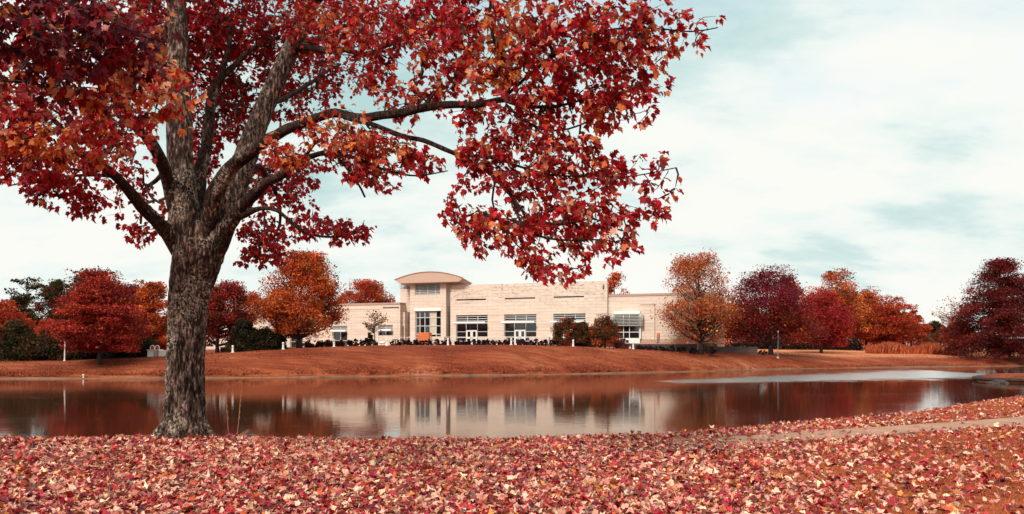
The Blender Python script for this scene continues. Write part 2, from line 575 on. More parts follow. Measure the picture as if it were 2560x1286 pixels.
def height(x, y):
    x = np.asarray(x, float); y = np.asarray(y, float)
    yc = interp(x, CREST)
    sl = np.interp(x, [2, 6, 12, 30], [1.0, 0.85, 1.0, 1.0])
    t = np.clip((y - yc) * sl / 7.0, 0, 1)
    near = -3.4 * (t * t * (3 - 2 * t)) - 0.03 * np.clip(y - yc + 1.0, 0, 1)
    near = np.where(y < yc, np.minimum(near, 0.0), near)
    ang = x / np.maximum(y, 1.0)
    ys = interp(ang, SHORE)
    yt = ys * interp(ang, FACT)
    zt = EYE - (interp(ang, TOPY) - HY) / F * yt
    z0 = WATER + 0.12
    s = np.clip((y - ys) / (yt - ys), 0, 1)
    prof = np.sin(s * math.pi / 2) ** 0.9
    far = np.where(y > ys, z0 + (zt - z0) * prof, WATER - 1.6 + 0.0 * y)
    beyond = np.clip(y - yt, 0, 70)
    far = far + beyond * interp(ang, SLOPE) + np.clip(beyond - 25, 0, 40) * 0.004
    mid = yc + 20
    z = np.where(y < mid, near, far)
    # small spit of land at the right
    r = np.sqrt(((x - 48.0) / 9.0) ** 2 + ((y - 63.5) / 5.2) ** 2)
    spit = (WATER + 0.55) - 3.0 * np.clip(r - 0.92, 0, 1) * 2.2
    z = np.where((y > 50) & (y < 80) & (x > 30), np.maximum(z, spit), z)
    return z


def hz(x, y):
    return float(height(np.array([x]), np.array([y]))[0])


def ground_at(px, py, d0=66.0, d1=190.0):
    """first point of the far bank that is seen at photo pixel px, py"""
    d = np.arange(d0, d1, 0.1)
    x = (px - CX) / F * d
    z = height(x, d)
    p = HY + (EYE - z) / d * F
    ok = (z > WATER + 0.1) & (p <= py)
    i = int(np.argmax(ok)) if ok.any() else len(d) - 1
    return np.array((x[i], d[i], z[i]))


def on_ground(px, d):
    x = (px - CX) / F * d
    return np.array((x, d, hz(x, d)))


def axis(segs):
    out = []
    for a, b, st in segs:
        out += list(np.arange(a, b, st))
    out.append(segs[-1][1])
    return np.array(out)


def build_ground():
    xs = axis([(-1500, -300, 100), (-300, -90, 10), (-90, -14, 1.2), (-14, 14, 0.28), (14, 100, 1.2), (100, 300, 10), (300, 1500, 100)])
    ys = axis([(-60, -4, 4), (-4, 19, 0.25), (19, 60, 2), (60, 125, 0.6), (125, 200, 3), (200, 500, 30), (500, 3000, 250)])
    X, Y = np.meshgrid(xs, ys)
    Z = height(X, Y)
    # small unevenness of the turf
    Z = Z + 0.010 * np.sin(X * 2.3 + 1.3 * np.sin(Y * 1.7)) * np.cos(Y * 2.9 + X) * (np.abs(X) < 20) * (Y < 20)
    Z = Z + 0.05 * np.sin(X * 0.31 + 1.1 * np.sin(Y * 0.23)) * np.sin(Y * 0.37 + X * 0.11) * (Y > 66) * (Z > WATER + 0.2) * np.clip((Z - WATER - 0.2), 0, 1)
    # a low mound of soil and leaves round the maple
    Z = Z + 0.05 * np.exp(-((X + 3.8) ** 2 + (Y - 8.9) ** 2) / 0.5)
    nx, ny = len(xs), len(ys)
    v = np.stack([X.ravel(), Y.ravel(), Z.ravel()], 1)
    i = np.arange(nx * ny).reshape(ny, nx)
    q = np.stack([i[:-1, :-1], i[:-1, 1:], i[1:, 1:], i[1:, :-1]], -1).reshape(-1, 4)
    me = np_mesh('ground', v, q.ravel(), np.full(len(q), 4))
    o = link_mesh('ground', me, M['ground'], smooth=True)
    tag(o, kind='structure')
    m = MB()
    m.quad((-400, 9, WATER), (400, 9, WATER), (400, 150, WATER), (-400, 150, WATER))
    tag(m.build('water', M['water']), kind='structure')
    # stone kerb along the far shore
    k = MB()
    prev = None
    for px in np.arange(-150, 2900, 12):
        a = A(px)
        d = float(interp(a, SHORE)) - 0.12 + 0.12 * math.sin(px * 0.031) + random.uniform(-0.03, 0.03)
        hgt = WATER + 0.10 + 0.03 * math.sin(px * 0.017) + random.uniform(-0.015, 0.015)
        cur = ((a * d, d), (a * (d + 0.4), d + 0.4), hgt)
        if prev:
            (p0, p1, h0), (c0, c1, h1) = prev, cur
            k.add([(*p0, WATER - 0.3), (*c0, WATER - 0.3), (*c0, h1), (*p0, h0), (*p1, h0), (*c1, h1)], [(0, 1, 2, 3), (3, 2, 5, 4)])
        prev = cur
    tag(k.build('kerb', M['kerb']), kind='structure')
    # kerb of the spit
    k = MB()
    pts = []
    for t in np.linspace(math.radians(95), math.radians(300), 30):
        pts.append((48 + 9.0 * 1.03 * math.cos(t), 63.5 + 5.2 * 1.03 * math.sin(t), WATER + 0.22))
    k.tube(pts, [0.17] * len(pts), 6)
    tag(k.build('kerb', plain('wet dark kerb', (0.045, 0.022, 0.015), 0.95, var=0.4)), kind='structure')


build_ground()

PATH = [(-9.0, 7.4), (-5.0, 7.25), (-2.0, 7.25), (0.0, 7.6), (2.33, 8.59), (4.0, 9.38), (6.04, 10.35), (7.33, 11.0), (10.0, 12.6), (14.0, 15.2), (20.0, 19.2)]


def path_line():
    p, _ = resample([(x, y, 0) for x, y in PATH], [1] * len(PATH), 0.12)
    return p[:, :2]


PL = path_line()


def path_dist(x, y):
    q = np.stack([np.asarray(x), np.asarray(y)], -1)
    out = np.full(len(q), 1e9)
    for p in PL[::2]:
        out = np.minimum(out, np.hypot(q[:, 0] - p[0], q[:, 1] - p[1]))
    return out


def build_path():
    m = MB()
    seg = np.concatenate(([0], np.cumsum(np.linalg.norm(np.diff(PL, axis=0), axis=1))))
    L = 0.0
    W = 0.33
    while L + 1.6 < seg[-1]:
        ring = []
        for t in np.linspace(L + 0.006, L + 1.594, 6):
            x, y = np.interp(t, seg, PL[:, 0]), np.interp(t, seg, PL[:, 1])
            x2, y2 = np.interp(t + 0.05, seg, PL[:, 0]), np.interp(t + 0.05, seg, PL[:, 1])
            dx, dy = x2 - x, y2 - y
            n = math.hypot(dx, dy) or 1
            nx, ny = -dy / n, dx / n
            ring.append(((x + nx * W, y + ny * W), (x - nx * W, y - ny * W)))
        v, f = [], []
        for a, b in ring:
            v += [(*a, 0.022), (*b, 0.022), (*b, -0.06), (*a, -0.06)]
        for i in range(len(ring) - 1):
            o = i * 4
            f += [(o, o + 1, o + 5, o + 4), (o + 1, o + 2, o + 6, o + 5), (o + 3, o, o + 4, o + 7)]
        e = (len(ring) - 1) * 4
        f += [(0, 3, 2, 1), (e, e + 1, e + 2, e + 3)]
        m.add(v, f)
        L += 1.6
    tag(m.build('path', M['concrete']), kind='structure')


build_path()


# ------------------------------------------------------------------ building (local frame: x along the front, -y outward, z up)
BA = np.array((-8.28, 106.0))
BU = np.array((0.942, -0.336)); BU = BU / np.linalg.norm(BU)
BN = np.array((BU[1], -BU[0]))          # outward normal
BZ = 0.9
BLD = thing('building', 'long cream stone building with a curved tan roof on its tower, across the pond', 'building', (BA[0], BA[1], BZ), math.atan2(BU[1], BU[0]))


def FS(px, o=0.0):
    k = (px - CX) / F
    c = BA + BN * o
    return (k * c[1] - c[0]) / (BU[0] - k * BU[1])


def FZ(px, py, o=0.0):
    s = FS(px, o)
    y = BA[1] + BU[1] * s + BN[1] * o
    return EYE - (py - HY) / F * y - BZ


def wall(name, s0, s1, o, z0, z1, depth, openings, mat, parent=BLD, reveal=0.35):
    m = MB()
    xs = sorted({s0, s1, *[q for w in openings for q in w[:2]]})
    zs = sorted({z0, z1, *[q for w in openings for q in w[2:4]]})
    xs = [x for x in xs if s0 - 1e-6 <= x <= s1 + 1e-6]
    zs = [z for z in zs if z0 - 1e-6 <= z <= z1 + 1e-6]
    y = -o
    for i in range(len(xs) - 1):
        for j in range(len(zs) - 1):
            cx, cz = (xs[i] + xs[i + 1]) / 2, (zs[j] + zs[j + 1]) / 2
            if any(w[0] < cx < w[1] and w[2] < cz < w[3] for w in openings):
                continue
            m.quad((xs[i], y, zs[j]), (xs[i + 1], y, zs[j]), (xs[i + 1], y, zs[j + 1]), (xs[i], y, zs[j + 1]))
    for a, b, c, d in openings:
        yy = y + reveal
        m.quad((a, y, c), (a, yy, c), (a, yy, d), (a, y, d))
        m.quad((b, y, d), (b, yy, d), (b, yy, c), (b, y, c))
        m.quad((a, y, d), (a, yy, d), (b, yy, d), (b, y, d))
        m.quad((a, y, c), (b, y, c), (b, yy, c), (a, yy, c))
    yb = y + depth
    m.quad((s0, yb, z0), (s0, y, z0), (s0, y, z1), (s0, yb, z1))
    m.quad((s1, y, z0), (s1, yb, z0), (s1, yb, z1), (s1, y, z1))
    m.quad((s0, y, z1), (s1, y, z1), (s1, yb, z1), (s0, yb, z1))
    m.quad((s1, yb, z0), (s0, yb, z0), (s0, yb, z1), (s1, yb, z1))
    return m.build(name, mat, parent)


def coping(s0, s1, o, z, depth, parent=BLD, h=0.28):
    m = MB()
    m.box(s0 - 0.06, s1 + 0.06, -o - 0.07, -o + depth, z + 0.003, z + h)
    return m.build('coping', M['coping'], parent)


def window(s0, s1, z0, z1, o, cols, rows, fw=0.07, recess=0.24, slats=None, mat=None, seed=0, blinds=()):
    """a glazed opening: frame with mullions, one pane mesh, optional louvre slats over slats=(z0,z1,n,reach)"""
    r = random.Random(seed)
    y = -o + recess
    m = MB()
    xs = [s0 + (s1 - s0) * c for c in cols]
    zs = [z0 + (z1 - z0) * c for c in rows]
    for i, x in enumerate(xs):
        a, b = (x, x + fw) if i == 0 else ((x - fw, x) if i == len(xs) - 1 else (x - fw / 2, x + fw / 2))
        m.box(a, b, y - 0.06, y + 0.06, z0, z1)
    for i, z in enumerate(zs):
        a, b = (z, z + fw) if i == 0 else ((z - fw, z) if i == len(zs) - 1 else (z - fw / 2, z + fw / 2))
        for j in range(len(xs) - 1):
            l = xs[j] + (fw if j == 0 else fw / 2) + 0.001
            rr = xs[j + 1] - (fw if j == len(xs) - 2 else fw / 2) - 0.001
            m.box(l, rr, y - 0.055, y + 0.055, a, b)
    w = m.build('window', mat or M['frame'], BLD)
    g, bl = MB(), MB()
    for i in range(len(xs) - 1):
        for j in range(len(zs) - 1):
            ty, tz = r.uniform(-0.012, 0.012), r.uniform(-0.012, 0.012)
            a, b, c, d = xs[i] + 0.02, xs[i + 1] - 0.02, zs[j] + 0.02, zs[j + 1] - 0.02
            (bl if (i, j) in blinds else g).quad((a, y + 0.02 - ty, c), (b, y + 0.02 + ty, c), (b, y + 0.02 + ty + tz, d), (a, y + 0.02 - ty + tz, d))
    g.build('pane', M['glass'], w)
    if bl.v:
        bl.build('blind', M['blind'], w)
    if slats:
        a, b, n, reach = slats
        k = MB()
        for q in range(n):
            z = a + (b - a) * (q + 0.5) / n
            yy = y - 0.10 - reach
            k.add([(s0 + 0.02, yy, z - 0.05), (s1 - 0.02, yy, z - 0.05), (s1 - 0.02, yy + 0.16, z + 0.05), (s0 + 0.02, yy + 0.16, z + 0.05),
                   (s0 + 0.02, yy, z - 0.015), (s1 - 0.02, yy, z - 0.015), (s1 - 0.02, yy + 0.16, z + 0.085), (s0 + 0.02, yy + 0.16, z + 0.085)],
                  [(0, 3, 2, 1), (4, 5, 6, 7), (0, 1, 5, 4), (1, 2, 6, 5), (2, 3, 7, 6), (3, 0, 4, 7)])
        k.build('louvre', M['louvre'], w)
    return w


def even(n):
    return [i / n for i in range(n + 1)]


def rect(p0, p1, y0, y1, o=0.0):
    pm = (p0 + p1) / 2
    return FS(p0, o), FS(p1, o), FZ(pm, y1, o), FZ(pm, y0, o)


def shade(s0, s1, z, o, reach=1.0):
    m = MB()
    m.tube([(s0, -o - reach, z), (s1, -o - reach, z)], [0.15, 0.15], 12)
    for s in np.linspace(s0 + 0.3, s1 - 0.3, 4):
        m.box(s - 0.03, s + 0.03, -o - reach + 0.1, -o + 0.2, z - 0.05, z + 0.05)
    m.build('sunshade', M['white'], BLD, smooth=False)


def door_pair(s0, s1, z0, z1, y):
    mid = (s0 + s1) / 2
    for a, b, side in ((s0, mid - 0.01, 1), (mid + 0.01, s1, -1)):
        m = MB()
        st = 0.17
        m.box(a, a + st, y - 0.05, y + 0.04, z0, z1)
        m.box(b - st, b, y - 0.05, y + 0.04, z0, z1)
        hs = [(z0, z0 + 0.28), ((z0 + z1) / 2 - 0.12, (z0 + z1) / 2 + 0.12), (z1 - 0.20, z1)]
        for c, d in hs:
            m.box(a + st + 0.001, b - st - 0.001, y - 0.048, y + 0.038, c, d)
        dr = m.build('door', M['white'], BLD)
        g = MB()
        g.quad((a + st, y, z0 + 0.2), (b - st, y, z0 + 0.2), (b - st, y, z1 - 0.1), (a + st, y, z1 - 0.1))
        g.build('pane', M['glass'], dr)
        h = MB()
        hx = b - 0.09 if side == 1 else a + 0.09
        h.tube([(hx, y - 0.11, z0 + 0.85), (hx, y - 0.11, z0 + 1.25)], [0.018, 0.018], 6)
        h.build('handle', M['darkmetal'], dr)


def build_building():
    base = -2.6
    # ---- main block
    s0, s1 = FS(1126), FS(1518)
    top = FZ(1130, 714)
    bays = []
    for p0, p1, y0 in ((1140, 1219, 789), (1260, 1341, 786.5), (1383, 1464, 782.5)):
        pm = (p0 + p1) / 2
        bays.append((FS(p0), FS(p1), 0.12, FZ(pm, y0)))
    zb = np.mean([b[3] for b in bays])
    bays = [(a, b, c, zb) for a, b, c, d in bays]
    slots = [(FS(p0), FS(p1), FZ((p0 + p1) / 2, y) - 0.10, FZ((p0 + p1) / 2, y) + 0.09) for p0, p1, y in ((1141, 1215, 749.3), (1262, 1338, 746), (1384, 1460, 742.5))]
    wall('main_wall', s0, s1, 0, base, top, 0.6, bays + slots, M['stone_stained'])
    m = MB(); m.box(s0 + 0.3, s1 - 0.02, 0.604, 15, base, top - 2.6); m.build('main_hall', M['stone'], BLD)
    for k, (a, b, c, d) in enumerate(slots):
        m = MB(); m.box(a, b, 0.22, 0.30, c, d); m.build('slot_window', M['glass'], BLD)
    for k, (a, b, c, d) in enumerate(bays):
        sh = c + (d - c) * 0.735
        rows_lo = [0, 0.20, 0.36, 0.62, 1.0]
        w = window(a, b, sh + 0.02, d, 0, [0, 0.35, 0.68, 1], [0, 1], slats=(sh + 0.15, d - 0.06, 3, -0.02), seed=k)
        window(a, b, c, sh - 0.02, 0, [0, 0.31, 0.665, 1], rows_lo, seed=10 + k)
        shade(a - 0.05, b, sh, 0, 0.9)
        da, db = a + (b - a) * 0.325, a + (b - a) * 0.66
        door_pair(da, db, c, c + 2.12, 0.10)
    # dark rain outlet near the right end of the parapet
    m = MB(); x = FS(1509); z = FZ(1509, 717); m.box(x - 0.07, x + 0.07, -0.12, 0.0, z - 0.3, z + 0.25); m.build('downpipe', M['darkmetal'], BLD)
    # ---- right wing
    a, b = s1, FS(1752)
    o = -0.5
    top = FZ(1520, 742, o)
    r = rect(1536, 1601, 779, 857, o)
    wall('right_wing_wall', a + 0.003, b, o, base, top, 14, [r], M['stone'])
    coping(a + 0.05, b, o, top, 14)
    m = MB(); m.box(FS(1595, o), b - 0.02, -o - 0.12, -o, base, FZ(1700, 848.5, o)); m.build('rubble_base', M['rubble'], BLD)
    x = FS(1637, o); m = MB(); m.box(x - 0.05, x + 0.05, -o - 0.06, -o, FZ(1637, 850, o), FZ(1637, 761, o)); m.box(FS(1600, o), x, -o - 0.03, -o - 0.001, FZ(1620, 762, o) - 0.04, FZ(1620, 762, o) + 0.04); m.build('expansion_joint', M['coping'], BLD)
    # projecting window box
    s0, s1, z0, z1 = r
    zm = z0 + (z1 - z0) * 0.575
    zs = z0 + (z1 - z0) * 0.12
    window(s0 + 0.02, s1 - 0.02, zs, z1 - 0.35, o, [0, 0.5, 0.68, 1] if False else [0, 0.37, 0.60, 1], [0, 0.27, 0.53, 1.0], fw=0.10, recess=-0.25, seed=33)
    m = MB()
    m.box(s0 - 0.02, s1 + 0.02, -o - 0.5, -o + 0.1, z1 - 0.34, z1)
    m.box(s0 - 0.02, s1 + 0.02, -o - 0.5, -o + 0.1, z0 - 0.1, zs - 0.004)
    m.box(s0 - 0.12, s0 - 0.021, -o - 0.45, -o + 0.1, zs, z1 - 0.345)
    m.box(s1 + 0.021, s1 + 0.12, -o - 0.45, -o + 0.1, zs, z1 - 0.345)
    m.build('window_surround', M['white'], BLD)
    k = MB()
    za, zb2 = zm - 0.12, z1 - 0.50
    for q in range(8):
        z = za + (zb2 - za) * q / 7
        k.box(s0 - 0.62, s1 + 0.42, -o - 0.86, -o - 0.70, z - 0.03, z + 0.03)
        k.box(s0 - 0.62, s0 - 0.54, -o - 0.69, -o - 0.02, z - 0.03, z + 0.03)
        k.box(s1 + 0.34, s1 + 0.42, -o - 0.69, -o - 0.02, z - 0.03, z + 0.03)
    for x in (s0 + 0.1, s0 + (s1 - s0) * 0.37, s0 + (s1 - s0) * 0.6, s1 - 0.1):
        k.box(x - 0.03, x + 0.03, -o - 0.69, -o - 0.63, za - 0.04, zb2 + 0.04)
    k.build('sun_louvre', M['louvre'], BLD)
    # ---- tower
    o = 0.25
    s0, s1 = FS(1025, o), FS(1115, o)
    top = FZ(1070, 703, o)
    up = rect(1037, 1100, 706.5, 738, o)
    lo = (FS(1038, o), FS(1102, o), 0.15, FZ(1070, 777, o))
    wall('tower_wall', s0, s1, o, base, top, 4.2, [up, lo], M['stone'], reveal=0.3)
    window(*up, o, [0, 0.18, 0.49, 0.80, 1], [0, 1], slats=(up[2] + 0.05, up[3] - 0.05, 7, 0.02), seed=50, fw=0.08)
    window(*lo, o, [0, 0.165, 0.36, 0.56, 0.80, 1], [0, 0.075, 0.32, 0.56, 0.80, 1], seed=51, fw=0.085, blinds={(3, 2), (3, 3), (3, 4)})
    m = MB(); m.box(lo[0] - 0.12, lo[1] + 0.12, -o - 0.12, -o - 0.003, lo[3] - 0.05, lo[3] + 0.36); m.build('lintel', M['white'], BLD)
    # setback left of the tower
    o2 = -2.2
    a, b = FS(1001, o2), FS(1040, o2)
    tl = FZ(1010, 723, o2)
    sl = (FS(1011, o2), FS(1026.5, o2), 0.1, FZ(1018, 781, o2))
    wall('tower_side_wall', a, b, o2, base, tl, 9, [sl], M['stone'])
    window(*sl, o2, [0, 1], [0, 1], slats=(sl[2] + 0.05, sl[3] - 0.05, 20, 0.0), seed=52)
    # clerestory band under the roof
    m = MB(); m.box(a + 0.35, FS(1146, -1.6), -o2 + 0.35, -o2 + 3.5, tl + 0.004, FZ(1015, 706, o2) + 0.05)
    cb = m.build('clerestory', M['glass'], BLD)
    k = MB()
    for q in range(5):
        z = tl + 0.12 + q * 0.19
        k.box(a - 0.12, b - 0.3, -o2 - 0.14, -o2 - 0.02, z - 0.025, z + 0.03)
        k.box(a - 0.12, a - 0.03, -o2 - 0.01, -o2 + 2.4, z - 0.025, z + 0.03)
    for x in np.linspace(a + 0.1, b - 0.5, 3):
        k.box(x - 0.03, x + 0.03, -o2 - 0.01, -o2 + 0.05, tl, tl + 1.0)
    k.build('louvre', M['louvre'], cb)
    # recess between tower and main block
    o3 = -1.9
    a, b = FS(1112, o3), FS(1134, o3)
    sl = (a + 0.1, b - 0.1, 0.1, FZ(1120, 778, o3))
    wall('recess_wall', a, b, o3, base, FZ(1120, 735, o3), 5, [sl], M['stone'])
    window(*sl, o3, [0, 1], [0, 1], slats=(sl[2] + 0.05, sl[3] - 0.05, 20, 0.0), seed=53)
    k = MB()
    zt = FZ(1120, 735, o3)
    k.box(a, a + 0.09, -o3 - 0.9, -o3 - 0.8, zt, zt + 1.5)
    for q in range(8):
        z = zt + 0.1 + q * 0.18
        k.box(a + 0.1, b + 0.3, -o3 - 0.9, -o3 - 0.78, z - 0.03, z + 0.03)
    k.build('louvre', M['louvre'], cb)
    # ---- barrel roof
    of = 1.35
    sl_, sr_ = FS(986, of), FS(1157, of)
    zt_, zap, zbt = FZ(986, 700.5, of), FZ(1075, 680, of), FZ(1075, 706.5, of)
    m = MB()
    n = 28
    depth, tilt = 3.4, -0.50
    front, back = [], []
    for i in range(n + 1):
        t = i / n
        x = sl_ + (sr_ - sl_) * t
        z = zt_ + (zap - zt_) * (1 - (2 * t - 1) ** 2)
        front.append((x, -of, z)); back.append((x, -of + depth, z + tilt))
    lowl, lowr = (sl_ + 0.80, -of, zbt), (sr_ - 0.55, -of, zbt)
    lbl, lbr = (sl_ + 0.80, -of + depth, zbt + tilt * 0.6), (sr_ - 0.55, -of + depth, zbt + tilt * 0.6)
    v = front + back + [lowl, lowr, lbl, lbr]
    f = [(i, i + 1, n + 1 + i + 1, n + 1 + i) for i in range(n)]
    L, R, LB, RB = 2 * n + 2, 2 * n + 3, 2 * n + 4, 2 * n + 5
    f.append(tuple([L, R] + list(range(n, -1, -1))))
    f.append(tuple([RB, LB] + list(range(n + 1, 2 * n + 2))))
    f += [(0, n + 1, LB, L), (n, R, RB, 2 * n + 1), (L, LB, RB, R)]
    m.add(v, f)
    rf = m.build('roof', M['roofmetal'], BLD)
    # thin rolled edge along the roof's front
    e = MB()
    e.tube([(x, y - 0.03, z + 0.02) for x, y, z in front], [0.07] * (n + 1), 6)
    e.build('roof_edge', M['coping'], rf)
    # ---- left wing
    o = -0.5
    a, b = FS(498, o), FS(1000.5, o)
    top = FZ(1000, 761.5, o)
    ops = []
    wA = rect(945, 982, 813, 840, o)
    wB = (FS(832, o), FS(868, o), -0.1, FZ(850, 815, o))
    wC = (FS(725, o), FS(757, o), -0.4, FZ(741, 816, o))
    wD = rect(957, 998, 768.2, 771.5, o)
    wall('left_wing_wall', a, b, o, base, top, 13, [wA, wB, wC, wD], M['stone'])
    coping(a, b - 0.07, o, top, 12)
    m = MB(); m.box(a + 0.01, wD[0] - 0.4, -o - 0.05, -o - 0.001, FZ(900, 774, o), FZ(900, 774, o) + 0.09); m.build('string_course', M['stone'], BLD)
    m = MB(); m.box(wD[0], wD[1], -o + 0.2, -o + 0.3, wD[2], wD[3]); m.build('slot_window', M['glass'], BLD)
    for k, (w, shy) in enumerate(((wA, 826.5), (wB, 828.5), (wC, 829))):
        pm = (945 + 982) / 2 if k == 0 else (850 if k == 1 else 741)
        sh = FZ(pm, shy, o)
        window(w[0], w[1], sh + 0.05, w[3], o, [0, 0.5, 1], [0, 1], slats=(sh + 0.12, w[3] - 0.04, 3, 0), seed=60 + k)
        window(w[0], w[1], w[2], sh - 0.02, o, [0, 0.5, 1], [0, 1] if k == 0 else [0, 0.42, 1], seed=70 + k)
        shade(w[0] - 0.2, w[1], sh, o, 0.5)
    # link wall with a narrow entrance window between left wing and tower
    o4 = -1.2
    a, b = FS(1000.5, o), FS(1012, o4)
    e = (FS(1001, o4) + 0.15, FS(1008, o4) + 0.1, 0.1, FZ(1004, 816, o4))
    wall('link_wall', a + 0.004, b, o4, base, FZ(1004, 781, o4), 4, [e], M['stone'])
    window(*e, o4, [0, 0.5, 1], [0, 0.5, 1], seed=80)
    # rear hall with a gable end, behind the right wing trees
    m = MB()
    hs0, hs1, yb = FS(1668, -16), FS(1800, -16), 16.0
    zt = FZ(1735, 742, -16); za = FZ(1700, 712, -16)
    xm = FS(1702, -16)
    m.add([(hs0, yb, base), (hs1, yb, base), (hs1, yb, zt), (xm, yb, za), (hs0, yb, zt),
           (hs0, yb + 9, base), (hs1, yb + 9, base), (hs1, yb + 9, zt), (xm, yb + 9, za), (hs0, yb + 9, zt)],
          [(0, 1, 2, 3, 4), (9, 8, 7, 6, 5), (4, 3, 8, 9), (3, 2, 7, 8), (0, 4, 9, 5), (1, 6, 7, 2)])
    m.build('rear_gable', M['coping'], BLD)


build_building()


def bpoint(px, py, o):
    """world point on the plane o metres in front of the main wall"""
    s = FS(px, o)
    q = BA + BU * s + BN * o
    return np.array((q[0], q[1], EYE - (py - HY) / F * q[1]))


BROT = math.atan2(BU[1], BU[0])


# ------------------------------------------------------------------ terrace furniture
def build_terrace():
    o = 3.0
    # planter panels of cream concrete
    for p0, p1, y0, lab in ((1064, 1113, 842, 'cream concrete planter box below the tower window'),
                            (1197, 1268, 842, 'cream concrete planter box between the two glazed door bays'),
                            (1325, 1374, 842, 'cream concrete planter box right of the second door bay')):
        c = bpoint((p0 + p1) / 2, 856, o)
        t = thing('planter', lab, 'planter', (c[0], c[1], c[2] - 0.2), BROT, 'concrete planters on the terrace')
        w = FS(p1, o) - FS(p0, o)
        h = FZ((p0 + p1) / 2, y0, o) + BZ - c[2] + 0.2
        m = MB()
        m.box(-w / 2, w / 2, -0.35, -0.25, 0, h); m.box(-w / 2, w / 2, 0.25, 0.35, 0, h)
        m.box(-w / 2, -w / 2 + 0.1, -0.249, 0.249, 0, h); m.box(w / 2 - 0.1, w / 2, -0.249, 0.249, 0, h)
        m.build('shell', M['stone'], t, bevel=0.012)
        s = MB(); s.box(-w / 2 + 0.1, w / 2 - 0.1, -0.249, 0.249, 0, h - 0.08); s.build('soil', M['rock'], t)
    # orange box
    c = bpoint(1062, 857, 3.6)
    t = thing('crate', 'bright orange boarded box beside the tower window', 'crate', (c[0], c[1], c[2] - 0.2), BROT)
    w = FS(1076, 3.6) - FS(1048.5, 3.6)
    h = 1.55
    m = MB(); m.box(-w / 2, w / 2, -0.5, 0.5, 0, h); m.build('body', M['orange'], t, bevel=0.02)
    m = MB()
    for q in range(5):
        z = 0.15 + q * 0.3
        m.box(-w / 2 - 0.03, w / 2 + 0.03, -0.54, -0.503, z, z + 0.18)
    m.build('slat', M['orange'], t)
    # low terrace edge
    a, b = FS(955, 4.2), FS(1420, 4.2)
    c = bpoint(1190, 862, 4.2)
    q = BA + BU * ((a + b) / 2) + BN * 4.2
    zt = BZ + 0.12
    m = MB(); m.box(a - (a + b) / 2, b - (a + b) / 2, 0.0, 4.0, -1.2, 0.0)
    o_ = m.build('terrace', M['stone'], loc=(q[0], q[1], zt)); o_.rotation_euler = (0, 0, BROT)
    tag(o_, kind='structure')
    # thin rail
    a, b = FS(960, 3.9), FS(1392, 3.9)
    q = BA + BU * a + BN * 3.9
    t = thing('railing', 'thin pale metal handrail along the terrace edge', 'railing', (q[0], q[1], zt), BROT)
    L = b - a
    m = MB(); m.tube([(0, 0, 1.12), (L, 0, 1.12)], [0.035, 0.035], 6); m.build('handrail', M['frame'], t)
    n = 15
    for i in range(n):
        x = L * i / (n - 1)
        m = MB(); m.tube([(x, 0, 0), (x, 0, 1.10)], [0.025, 0.025], 6); m.build('post', M['frame'], t)
    # two slender poles
    for px, y0, y1, oo, lab in ((1106, 808, 862, 4.6, 'slender white pole between the tower and the first door bay'),
                                (944.5, 800, 862, 4.6, 'slender white pole beside the bare crape myrtle')):
        c = bpoint(px, y1, oo)
        z0 = hz(c[0], c[1]) - 0.05
        top = bpoint(px, y0, oo)[2]
        t = thing('pole', lab, 'pole', (c[0], c[1], z0), 0, 'slender white poles on the terrace')
        m = MB(); m.tube([(0, 0, 0), (0, 0, top - z0)], [0.06, 0.035], 8); m.build('shaft', M['white'], t)
        m = MB(); m.tube([(0, 0, 0), (0, 0, 0.12)], [0.14, 0.13], 8); m.build('base', M['white'], t)
        m = MB(); m.tube([(0, 0, top - z0), (0, 0, top - z0 + 0.1)], [0.06, 0.02], 8); m.build('finial', M['white'], t)
    # two small white spotlights in the shrub border
    for px, lab in ((1220, 'small white floodlight among the shrubs near the first door bay'), (1352, 'small white floodlight among the shrubs below the right planter')):
        c = bpoint(px, 856, 5.9)
        z0 = hz(c[0], c[1])
        t = thing('floodlight', lab, 'floodlight', (c[0], c[1], z0), BROT, 'white floodlights in the shrub border')
        m = MB(); m.tube([(0, 0, -0.05), (0, 0, 0.45)], [0.03, 0.03], 6); m.build('stake', M['white'], t)
        m = MB(); m.add([(-0.24, -0.05, 0.72), (0.24, -0.05, 0.72), (0.12, -0.1, 0.42), (-0.12, -0.1, 0.42), (-0.24, 0.2, 0.72), (0.24, 0.2, 0.72), (0.12, 0.1, 0.42), (-0.12, 0.1, 0.42)],
                        [(0, 3, 2, 1), (4, 5, 6, 7), (0, 1, 5, 4), (1, 2, 6, 5), (2, 3, 7, 6), (3, 0, 4, 7)]); m.build('housing', M['white'], t)
    # white garden sculpture left of the tower
    c = bpoint(956, 860, 5.5)
    t = thing('sculpture', 'small white garden sculpture on short legs left of the tower', 'sculpture', (c[0], c[1], hz(c[0], c[1]) - 0.02), BROT)
    m = MB()
    m.tube([(-0.28, 0, 0), (-0.25, 0, 0.3)], [0.07, 0.09], 8); m.build('leg', M['white'], t)
    m = MB(); m.tube([(0.25, 0, 0), (0.22, 0, 0.3)], [0.07, 0.09], 8); m.build('leg', M['white'], t)
    m = MB(); m.tube([(-0.42, 0, 0.35), (-0.2, 0, 0.42), (0.15, 0, 0.42), (0.3, 0, 0.5), (0.42, 0, 0.62)], [0.12, 0.2, 0.2, 0.16, 0.1], 10); m.build('body', M['white'], t, smooth=True)


build_terrace()


